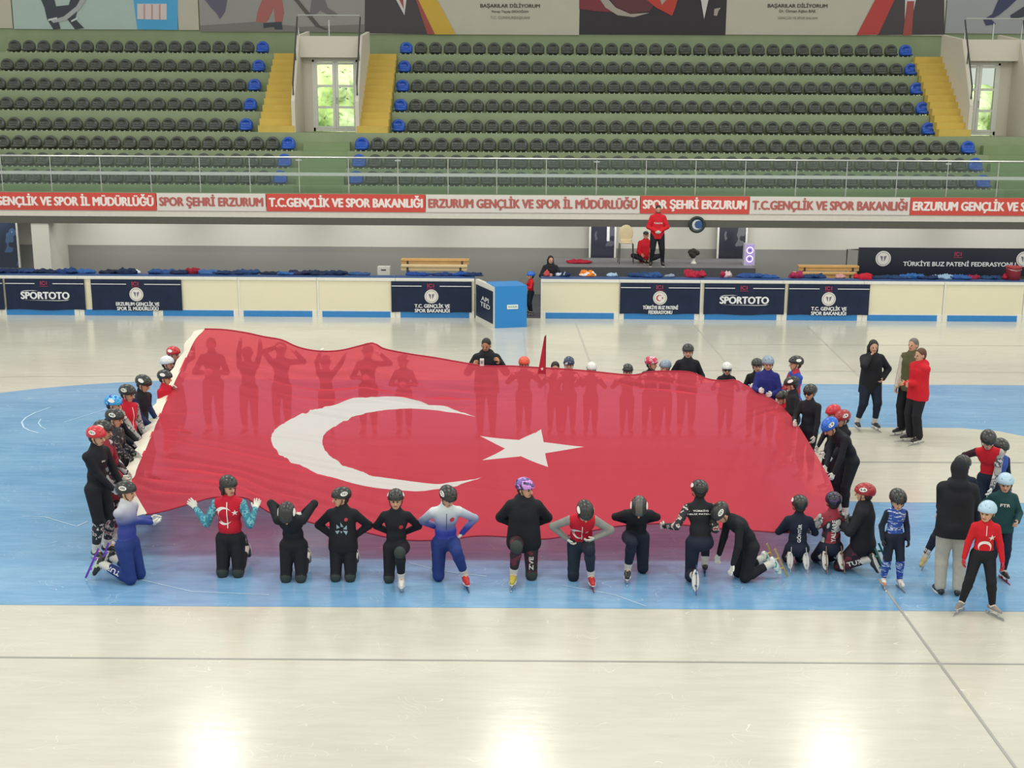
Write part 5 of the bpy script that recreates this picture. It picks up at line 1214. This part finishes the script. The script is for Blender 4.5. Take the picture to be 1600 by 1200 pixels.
behind('child in a black helmet with a white front band peeking over the flag', 978, 694, 1.22, suit=BLACK, helmet=H_BLK, head=(0, 10), hands=(('p', 962, 594, -.2), ('p', 996, 592, -.2)))
behind('child in a pink and red helmet turned right behind the flag', 1014, 692, 1.37, suit=BLACK, helmet=H_PNK, sticker=0, head=(50, 5), hands=(('p', 1002, 590, -.2), ('p', 1030, 590, -.2)))
behind('child in a grey-blue helmet facing left, tucked behind the pink helmet', 1036, 688, 1.3, suit=BLACK, helmet=H_GRY, sticker=0, head=(-50, 5), hands=(('p', 1028, 592, -.15), ('p', 1052, 590, -.15)), hair='black')
behind('person in a black jacket and black helmet standing tall behind the flag', 1070, 690, 1.62, suit=BLACK, jacket=(BLACK, .9), helmet=H_BLK, sticker=0, head=(-5, 5), hands=(('p', 1052, 600, -.2), ('p', 1094, 600, -.2)))
behind('child in a white helmet and dark goggles behind the right part of the flag', 1131, 692, 1.26, suit=BLACK, jacket=(BLACK, .8), helmet=H_WHT, sticker=0, goggles=True, head=(-4, 5), hands=(('p', 1118, 605, -.2), ('p', 1152, 608, -.2)))
# pennant
o = empty('small_pennant', tuple(atY(852, 600, at(860, 692).y - .2)), 0, 'small red pennant with white star on a thin pole behind the flag', 'flag')
MB().tube([(0, 0, -.25), (.0, 0, .88)], .008, 6).build('pole', mat('pole_grey', '5a5a58', .5), o)
V = []
for i in range(9):
    z = .86 - i * .085
    for j in range(4): w_ = (.02 + i * .014) * j / 3; V.append((-.005 - w_, .02 * math.sin(j * 2 + i * .6), z))
mesh_obj('cloth', V, [(i * 4 + j, i * 4 + j + 1, (i + 1) * 4 + j + 1, (i + 1) * 4 + j) for i in range(8) for j in range(3)], mat('pennant_red', 'b51f36', .7), o, True)
V = star_pts(-.06, .28, .035, 1.57); mesh_obj('star', [(x, -.035, z) for x, z in V], [tuple(range(10))], PW, o)

# -- right edge of the flag
behind('person in a violet blue jacket and grey blue helmet by the flag', 1193, 700, 1.56, -20, suit=BLPU, jacket=(BLPU, .9), helmet=H_GRY, sticker=0, head=(14, 8), hands=(('p', 1186, 612, -.3), ('p', 1206, 618, -.3)), hair='brown', hairlen=0)
behind('person in a black helmet and black suit half hidden behind the violet-blue jacket', 1177, 688, 1.4, -10, suit=BLACK, helmet=H_BLK, sticker=0, head=(10, 5), hands=(('p', 1172, 606, -.2), ('p', 1190, 606, -.2)))
behind('person in profile in a blue and red suit and black helmet', 1236, 704, 1.6, -75, suit=BRED, helmet=H_BLK, head=(0, 2), hands=(('p', 1214, 628, -.1), ('p', 1218, 640, -.2)))
behind('very small person in a crimson top at the right flag edge', 1220, 716, 1.05, -80, suit=RED, helmet=H_BLK, sticker=0, head=(0, 20), hands=(('p', 1206, 640, -.1), ('p', 1210, 648, -.1)))
behind('person in a black helmet facing away over the right edge of the flag, black suit', 1233, 728, 1.43, -105, suit=BLACK, jacket=(BLACK, .7), helmet=H_BLK, head=(0, 25), hands=(('p', 1218, 652, .0), ('p', 1226, 662, -.1)), stick_side=1)
behind('person in black suit, black helmet and sunglasses at the right edge', 1258, 752, 1.5, -40, suit=BLACK, helmet=H_BLK, sticker=0, sunglasses=True, head=(-2, 10), hands=(('p', 1240, 662, -.2), ('p', 1270, 702, -.35)), hair='black')
behind('person in a bright red helmet, mostly hidden behind the blue helmet at the right edge', 1296, 770, 1.3, -70, suit=BLACK, helmet=H_RED, sticker=0, head=(0, 20), hands=(('p', 1268, 718, -.1), ('p', 1276, 728, -.2)))
behind('person in a maroon helmet with white oval, behind the blue helmet at the right edge', 1310, 784, 1.32, -70, suit=BLACK, helmet=H_MAR, head=(0, 20), hands=(('p', 1276, 728, -.1), ('p', 1284, 738, -.2)), stick_txt='41')
person('person bending over the right edge in a black suit and bright blue helmet number 51', (1314, 812), 1.57, -74, suit=BLACK, boots=B_BLK, helmet=H_BLU, stick_txt='51', head=(0, 42), hands=(('p', 1288, 738, -.2), ('p', 1300, 748, -.3)), lean=22, bend=22, py_=.08)

# -- the group on the right
p = person('small child standing with arms down in a blue and white printed suit and black helmet', (1391, 917), 1.14, 2, suit=BLUEP, legm=NAVYB, shin=BLUEP, sleeve=NAVYB, boots=B_PNK, blade=BLADE, helmet=H_BLK, sticker=0, head=(0, 22), hands='down', glove=GLOVEK, hs=1.04, feet=((-.085, 0, .1), (.085, -.03, .1)))
p = person('child in red jacket with white star, pale blue helmet and black tights', (1527, 958), 1.28, -12, suit=BLACK, top=RED2, sleeve=RED2, boots=B_GRY, helmet=H_LBL, sticker=0, head=(-26, 6), hands=((-.19, -.02, .42), (.2, -.06, .40)), glove=mat('glove_red', 'b82a38', .7), hair='dark', hs=1.03,
            feet=((-.145, .0, .1), (.12, -.02, .1)), toes=((-.5, -.8, 0), (.55, -.8, 0)), lean=4)
q = p['J']; V = star_pts(0, 0, .045, .4); V.append((0, 0)); decal(p, V, [(i, (i + 1) % 10, 10) for i in range(10)], q['chest'] - q['u2'] * .03 + q['lat2'] * .07, q['lat2'], q['u2'], PW, 'star_print'); zip_line(p, PW, .004, .12, .06)
V, Fc = crescent_quads(0, 0, .075, 18, .84, .3); decal(p, [(y, x) for x, y in [(-a, b) for a, b in V]], Fc, q['waist'] + q['u2'] * .0, q['lat2'], q['u2'], PW, 'crescent_print')
p = person('adult seen from behind in black hooded jacket and light grey sweatpants', (1482, 928), 1.70, 168, suit=SWEAT, legm=SWEAT, trousers=True, flare=.02, jacket=(BLACK, 1.5), hood=True, hoodup=True, shoes=B_BLK, head=(8, 14), hands=(('p', 1528, 830, .25), ('p', 1474, 822, .3)), glove=(None, None), bulk=1.1, skirt=.05)
p = person('child in a dark green top and pale blue helmet standing behind the child in red', (1556, 905), 1.29, -8, suit=NAVYB, jacket=(DGRN, .8), boots=B_BLK, blade=BL_RED, helmet=H_LBL, sticker=0, head=(-10, 10), hands=('back', ('p', 1590, 818, -.2)), glove=(None, None), hair='dark')
front_text(p, 'FTR', .12, .04, -.0)
person('person in a black helmet and red jersey leaning left over the adult in black', (1538, 842), 1.56, -30, suit=NAVYB, top=RED2, sleeve=(cloth('sleeve_dark_maroon', '3a2028'), GRYW), boots=B_BLK, helmet=H_BLK, sticker=0, head=(20, 30), hands=(('p', 1508, 740, .1), ('p', 1548, 770, -.2)), lean=14, bend=14, side=-6)
person('child in blue suit with pink bib behind the leaning person in red', (1550, 832), 1.26, 10, suit=NAVYB, top=BLUEP, sleeve=NAVYB, vest=patch('bib_blue_pink', '2f4a9a', 'c0567c', 9, .56, 'd0d4e0'), boots=B_BLK, helmet=H_BLK, sticker=0, head=(0, 20), hands='down')
person('child hidden behind the adult in black, one gold skate stretched left', (1486, 890), 1.42, 180, suit=NAVYB, boots=B_GLD, helmet=H_BLK, sticker=0, head=(0, 20), hands=('down', ('p', 1462, 812, .05)), glove=(None, None), hair='dark', feet=(None, (.27, .0, .1)), lean=4, toes=(None, (.5, .5, -.5)), px_=-.05)

# -- adults on skates beyond
person('woman in a black coat with one hand raised to her cheek', (1355, 672), 1.64, 6, suit=NAVYB, boots=B_BLK, jacket=(BLACK, 1.4), skirt=.09, hair='black', hairlen=.05, head=(-6, 6), hands=((-.05, -.085, .88), (.12, -.06, .6)), pole=((-1, -.2, -.9), (1, .6, 0)), glove=(None, None), trousers=True, feet=((-.12, .02, .1), (.07, -.03, .1)), bulk=1.08)
p = person('woman in profile in a bright red jacket and black striped trousers', (1428, 692), 1.66, -68, suit=BLACK, boots=B_BLK, jacket=(RED2, 1.4), hood=True, hair='brown', head=(0, 4), hands=((.02, -.16, .66), (-.02, -.17, .66)), glove=(None, None), trousers=True, flare=.035, bulk=1.05, blade_long=1.3)
J = p['J']; q = MB()
hs_, ks_, as_ = J['hip'][0], J['kn'][0], J['an'][0]
q.tube([Vector(hs_ + V3(-.1, -.02, -.05)), Vector(ks_ + V3(-.09, 0, 0)), Vector(as_ + V3(-.09, 0, .06))], .018, 6); q.build('side_stripe', PW, p['root'], True)
p = person('person in an olive vest with pale sleeves, mostly hidden behind the woman in red', (1416, 681), 1.76, -50, suit=BLACK, boots=B_BLK, jacket=(OLIV, 1.1), sleeve=cloth('sleeve_pale', 'c4bcb0'), hair='grey', head=(0, 0), hands=((-.1, -.1, .5), (.1, -.14, .6)), glove=(None, None), trousers=True, flare=.03)

# -- behind the boards
p = person('man in a red TÜRKİYE sweatshirt and black trousers standing on the platform', (0, 0), 1.84, 0, place=(atY(1026, 405, 36.9).x, 36.9, 0), zb=PZ, suit=BLACK, jacket=(RED2, 1.0), hair='dark', beard=True, head=(0, 14), hands=((-.03, -.09, .56), (.03, -.09, .56)), glove=(GLOVE, GLOVE), shoes=B_BLK, trousers=True, pole=((-1, .3, 0), (1, .3, 0)), feet=((-.1, 0, .045), (.1, 0, .045)))
front_text(p, 'TÜRKİYE', .26, .06, -.05); q = MB(); J = p['J']; q.tube([Vector(J['hip'][0] + V3(-.09, -.04, -.08)), Vector(J['kn'][0] + V3(-.07, -.03, 0)), Vector(J['an'][0] + V3(-.05, -.02, .05))], .02, 6).build('side_stripe', PW, p['root'], True)
person('person in a red jacket and black cap sitting on the platform behind the standing man', (0, 0), 1.72, 0, legs='sit', pz=.075, place=(atY(1008, 405, 37.9).x, 37.9, 0), zb=PZ, suit=BLACK, jacket=(RED2, 1.1), sleeve=RED2, capc=H_BLK, head=(0, 0), feet=((-.02, -.24, .05), (.02, -.27, .05)), kpole=((-1, -.4, .35), (1, -.4, .35)), hands=((-.09, -.2, .14), (.09, -.2, .14)), glove=(None, None), shoes=B_BLK)
person('woman with long dark hair in a black top behind the boards', (0, 0), 1.66, 0, place=(atY(860, 420, 36.0).x, 36.0, 0), zb=.0, pz=.527, suit=BLACK, jacket=(BLACK, 1.3), hood=True, hair='black', hairlen=.08, head=(12, 4), hands='front', glove=(None, None), shoes=B_BLK, legs='sit', feet=((-.06, 0, .045), (.06, 0, .045)))
person('small child in red with blue helmet standing in the gate gap', (0, 0), 1.16, -70, place=(atY(829, 497, 35.3).x, 35.3, 0), suit=RED2, legm=NAVYB, helmet=H_BLU, sticker=0, head=(0, 4), boots=B_BLK, hands='front')

# ================================================================== THE GREAT FLAG
def px_curve(pts, mode='z'):
    """pts of (px, py, z) or with mode 'Y' (px, py, Y) -> world points"""
    return [np.array(at(a, b, c) if mode == 'z' else atY(a, b, c)) for a, b, c in pts]
def resample(P, n, t=None):
    P = np.array(P)
    # Catmull-Rom then arc length
    Q = []
    for i in range(len(P) - 1):
        p0, p1, p2, p3 = P[max(i - 1, 0)], P[i], P[i + 1], P[min(i + 2, len(P) - 1)]
        for k in range(12):
            s = k / 12; a = .5 * ((2 * p1) + (-p0 + p2) * s + (2 * p0 - 5 * p1 + 4 * p2 - p3) * s * s + (-p0 + 3 * p1 - 3 * p2 + p3) * s ** 3); Q.append(a)
    Q.append(P[-1]); Q = np.array(Q); d = np.concatenate([[0], np.cumsum(np.linalg.norm(np.diff(Q, axis=0), axis=1))]); d /= d[-1]
    u = np.linspace(0, 1, n); return np.stack([np.interp(u, d, Q[:, i]) for i in range(3)], 1)
YN = 15.18; YF0 = 21.25; YF1 = 21.0
near = [(228, 804, YN), (262, 797, YN), (300, 786, YN), (335, 777, YN - .02), (380, 777, YN - .02), (404, 790, YN), (430, 804, YN), (470, 812, YN), (510, 822, YN), (560, 829, YN), (600, 838, YN), (640, 844, YN), (700, 843, YN), (745, 837, YN), (800, 839, YN), (850, 842, YN), (900, 834, YN), (945, 825, YN), (985, 820, YN), (1030, 818, YN), (1080, 821, YN), (1130, 826, YN), (1180, 829, YN), (1230, 832, YN), (1275, 826, YN), (1313, 812, YN)]
def yf(px): return YF0 + (YF1 - YF0) * (px - 320) / 840
far = [(p[0], p[1], yf(p[0])) for p in ((320, 514), (350, 515), (385, 520), (412, 526), (440, 531), (462, 541), (485, 547), (510, 549), (535, 547), (560, 541), (583, 536), (600, 545), (640, 553), (680, 559), (720, 566), (760, 572), (800, 572), (850, 575), (900, 578), (950, 583), (990, 586), (1015, 581), (1045, 580), (1080, 582), (1105, 592), (1130, 595), (1150, 594), (1166, 604))]
left = px_curve([(228, 804, 0)], 'z')[:0]
Ln = [np.array(atY(228, 804, YN)), np.array(at(206, 762, .85)), np.array(at(214, 728, .95)), np.array(at(228, 697, 1.02)), np.array(at(240, 668, 1.05)), np.array(atY(262, 618, 19.7)), np.array(atY(282, 575, 20.5)), np.array(atY(303, 532, 21.0)), np.array(atY(320, 514, YF0))]
Rn = [np.array(atY(1313, 812, YN)), np.array(at(1306, 780, .72)), np.array(at(1296, 748, .82)), np.array(at(1272, 705, .92)), np.array(at(1240, 655, .98)), np.array(at(1206, 622, .98)), np.array(atY(1166, 604, YF1))]
NU, NV = 300, 190
E0 = resample(px_curve(near, 'Y'), NU); E1 = resample(px_curve(far, 'Y'), NU); EL = resample(Ln, NV); ER = resample(Rn, NV)
u = np.linspace(0, 1, NU)[:, None, None]; v = np.linspace(0, 1, NV)[None, :, None]
def smooth(E, deg=3):
    """low-order version of an edge with the same ends, and what is left over"""
    t = np.linspace(0, 1, len(E)); o = np.stack([np.polyval(np.polyfit(t, E[:, i], deg), t) for i in range(3)], 1)
    o += (1 - t)[:, None] * (E[0] - o[0]) + t[:, None] * (E[-1] - o[-1]); return o, E - o
b0, r0 = smooth(E0, 2); b1, r1 = smooth(E1, 2); bl, rl = smooth(EL, 3); br, rr_ = smooth(ER, 3)
S = (1 - v) * b0[:, None] + v * b1[:, None] + (1 - u) * bl[None] + u * br[None] - ((1 - u) * (1 - v) * b0[0] + u * (1 - v) * b0[-1] + (1 - u) * v * b1[0] + u * v * b1[-1])
S = S + r0[:, None] * (1 - v) ** 5 + r1[:, None] * v ** 5 + rl[None] * (1 - u) ** 6 + rr_[None] * u ** 6
U = u[:, :, 0]; Vv = v[:, :, 0]
inner = np.clip(np.minimum(np.minimum(U, 1 - U) * 14, np.minimum(Vv, 1 - Vv) * 9), 0, 1)
sag = -.05 * np.sin(np.pi * U) * np.sin(np.pi * Vv)
def folds(u0, v0, ang, width, length, freq, amp):
    """a bundle of parallel ridges centred at (u0,v0)"""
    x = (U - u0) * 9.6; y = (Vv - v0) * 6.6; c, s = math.cos(R(ang)), math.sin(R(ang)); a = x * c + y * s; b = -x * s + y * c
    w = np.exp(-(a / length) ** 2 - (b / width) ** 2); ph = b * freq + .5 * np.sin(a * 1.1 + u0 * 9)
    return amp * w * (np.sin(ph) + .5 * np.sin(ph * 1.83 + 1.2) + .3 * np.sin(ph * 3.1 + a * .8))
W_ = sum(folds(*a) for a in ((.10, .18, -17, .9, 2.6, 17, .017), (.2, .34, -14, .5, 2.4, 20, .014), (.02, .1, -28, .6, 1.3, 24, .016), (.3, .86, -3, .55, 2.0, 21, .020), (.42, .84, 6, .5, 1.3, 24, .016), (.22, .72, -22, .3, 1.5, 22, .012), (.22, .5, -14, .35, 1.2, 26, .009), (.03, .48, 15, .25, .6, 28, .012), (.03, .62, 35, .3, .7, 26, .010),
                                     (.82, .93, -22, .28, .9, 24, .018), (.90, .9, -12, .3, .8, 20, .012), (.94, .6, 65, .4, .7, 22, .014), (.93, .35, 75, .7, 1.1, 12, .014), (.97, .75, 40, .3, .6, 26, .012), (.15, .03, 25, .25, 1.0, 24, .012), (.5, .5, 0, 3, 4, 2.1, .012), (.65, .9, 80, .8, .6, 7, .010)))
sm = .010 * np.sin(U * 37 + 3 * np.sin(Vv * 7)) * np.sin(Vv * 11 + 2) * inner
edge = np.clip(np.minimum(np.minimum(U, 1 - U) * 40, np.minimum(Vv, 1 - Vv) * 24), 0.15, 1)
S[:, :, 2] += sag + W_ * 1.6 * edge + sm
# full-size seams across the cloth
for v0 in (.30, .62, .80): S[:, :, 2] += -.012 * np.exp(-((Vv - v0) / .004) ** 2) * inner
verts = S.reshape(-1, 3)
ii, jj = np.meshgrid(np.arange(NU - 1), np.arange(NV - 1), indexing='ij'); a0 = (ii * NV + jj).ravel()
faces = np.stack([a0, a0 + NV, a0 + NV + 1, a0 + 1], 1)

def flag_mat():
    m = bpy.data.materials.new('sheer_red_flag_cloth'); m.use_nodes = True; nt = m.node_tree; N = nt.nodes; L = nt.links; N.remove(N['Principled BSDF'])
    uv = N.new('ShaderNodeUVMap'); sp = N.new('ShaderNodeSeparateXYZ'); L.new(uv.outputs[0], sp.inputs[0])
    def mth(op, a, b=None, c=None):
        n = N.new('ShaderNodeMath'); n.operation = op
        for i, x in enumerate((a, b, c)):
            if x is None: continue
            if isinstance(x, (int, float)): n.inputs[i].default_value = x
            else: L.new(x, n.inputs[i])
        return n.outputs[0]
    X, Y = sp.outputs['X'], sp.outputs['Y']
    def circ(cx, cy, r):
        dx = mth('SUBTRACT', X, cx); dy = mth('SUBTRACT', Y, cy); return mth('LESS_THAN', mth('ADD', mth('MULTIPLY', dx, dx), mth('MULTIPLY', dy, dy)), r * r)
    cr = mth('MULTIPLY', circ(*OUTC), mth('SUBTRACT', 1, circ(*INC)))
    acc = None; cx, cy, r, a0 = STAR
    for k in range(5):
        a = a0 + k * 2 * math.pi / 5 + math.pi        # edge normals of the pentagram
        d = mth('ADD', mth('MULTIPLY', mth('SUBTRACT', X, cx), math.cos(a)), mth('MULTIPLY', mth('SUBTRACT', Y, cy), math.sin(a)))
        t = mth('LESS_THAN', d, r * math.cos(2 * math.pi / 5)); acc = t if acc is None else mth('ADD', acc, t)
    star = mth('GREATER_THAN', acc, 3.5)
    white = mth('MAXIMUM', cr, star)
    red = srgb('e85560'); wh = srgb('e9e6df')
    no = N.new('ShaderNodeTexNoise'); no.inputs['Scale'].default_value = 60
    mx = N.new('ShaderNodeMix'); mx.data_type = 'RGBA'; mx.inputs['A'].default_value = red; mx.inputs['B'].default_value = wh; L.new(white, mx.inputs['Factor'])
    mt = N.new('ShaderNodeMix'); mt.data_type = 'RGBA'; mt.inputs['A'].default_value = srgb('f6858e'); mt.inputs['B'].default_value = srgb('efe9e2'); L.new(white, mt.inputs['Factor'])
    df = N.new('ShaderNodeBsdfDiffuse'); L.new(mx.outputs['Result'], df.inputs[0])
    tr = N.new('ShaderNodeBsdfTranslucent'); L.new(mt.outputs['Result'], tr.inputs[0])
    tp = N.new('ShaderNodeBsdfTransparent'); tp.inputs[0].default_value = srgb('f88d98')
    s1 = N.new('ShaderNodeMixShader'); s1.inputs[0].default_value = .42; L.new(df.outputs[0], s1.inputs[1]); L.new(tr.outputs[0], s1.inputs[2])
    s2 = N.new('ShaderNodeMixShader'); L.new(mth('MULTIPLY', mth('SUBTRACT', 1, mth('MULTIPLY', white, .92)), SHEER), s2.inputs[0]); L.new(s1.outputs[0], s2.inputs[1]); L.new(tp.outputs[0], s2.inputs[2])
    L.new(s2.outputs[0], N['Material Output'].inputs[0]); return m
SHEER = .27
# emblem laid out in metres along the cloth (u * 9.6, v * 6.6)
OUTC = (3.55, 3.0, 1.83); INC = (4.025, 3.0, 1.535); STAR = (5.57, 3.0, .85, math.pi)
flag = empty('giant_flag', (0, 0, 0), 0, 'huge red Turkish flag with white crescent and star stretched out by the skaters', 'flag')
fo = mesh_obj('cloth', verts, faces, flag_mat(), flag, True)
uvl = fo.data.uv_layers.new(name='UVMap'); uvc = np.stack([np.broadcast_to(U * 9.6, (NU, NV)), np.broadcast_to(Vv * 5.95, (NU, NV))], 2).reshape(-1, 2)
uvl.data.foreach_set('uv', uvc[faces.ravel()].astype(np.float32).ravel())
# white hoist band sewn along the left edge, hem rope on the far edge
tang = np.gradient(EL, axis=0); tang /= np.linalg.norm(tang, axis=1)[:, None]
outw = np.stack([-np.ones(NV), np.zeros(NV) , np.zeros(NV)], 1); V = []; 
for i in range(NV):
    b = EL[i]; w_ = .17 + .03 * math.sin(i * .21) + .02 * math.sin(i * .57)
    for k in range(4): V.append((b[0] - w_ * k / 3 + .02, b[1], S[0, i, 2] + .004 - .05 * (k / 3) ** 2 + .008 * math.sin(i * .22 + k)))
mesh_obj('hoist_band', V, [(i * 4 + k, i * 4 + k + 1, (i + 1) * 4 + k + 1, (i + 1) * 4 + k) for i in range(NV - 1) for k in range(3)], mat('band_cream', 'ddd6c6', .8, .06, 5, .3), flag, True)
hm = MB(); hm.tube([Vector(S[i, NV - 1]) for i in range(0, NU, 3)], .014, 6); hm.build('far_hem', mat('hem_red', 'a81f38', .7), flag, True)
hm = MB(); hm.tube([Vector(S[i, 0]) for i in range(0, NU, 3)], .012, 6); hm.build('near_hem', mat('hem_red', 'a81f38', .7), flag, True)
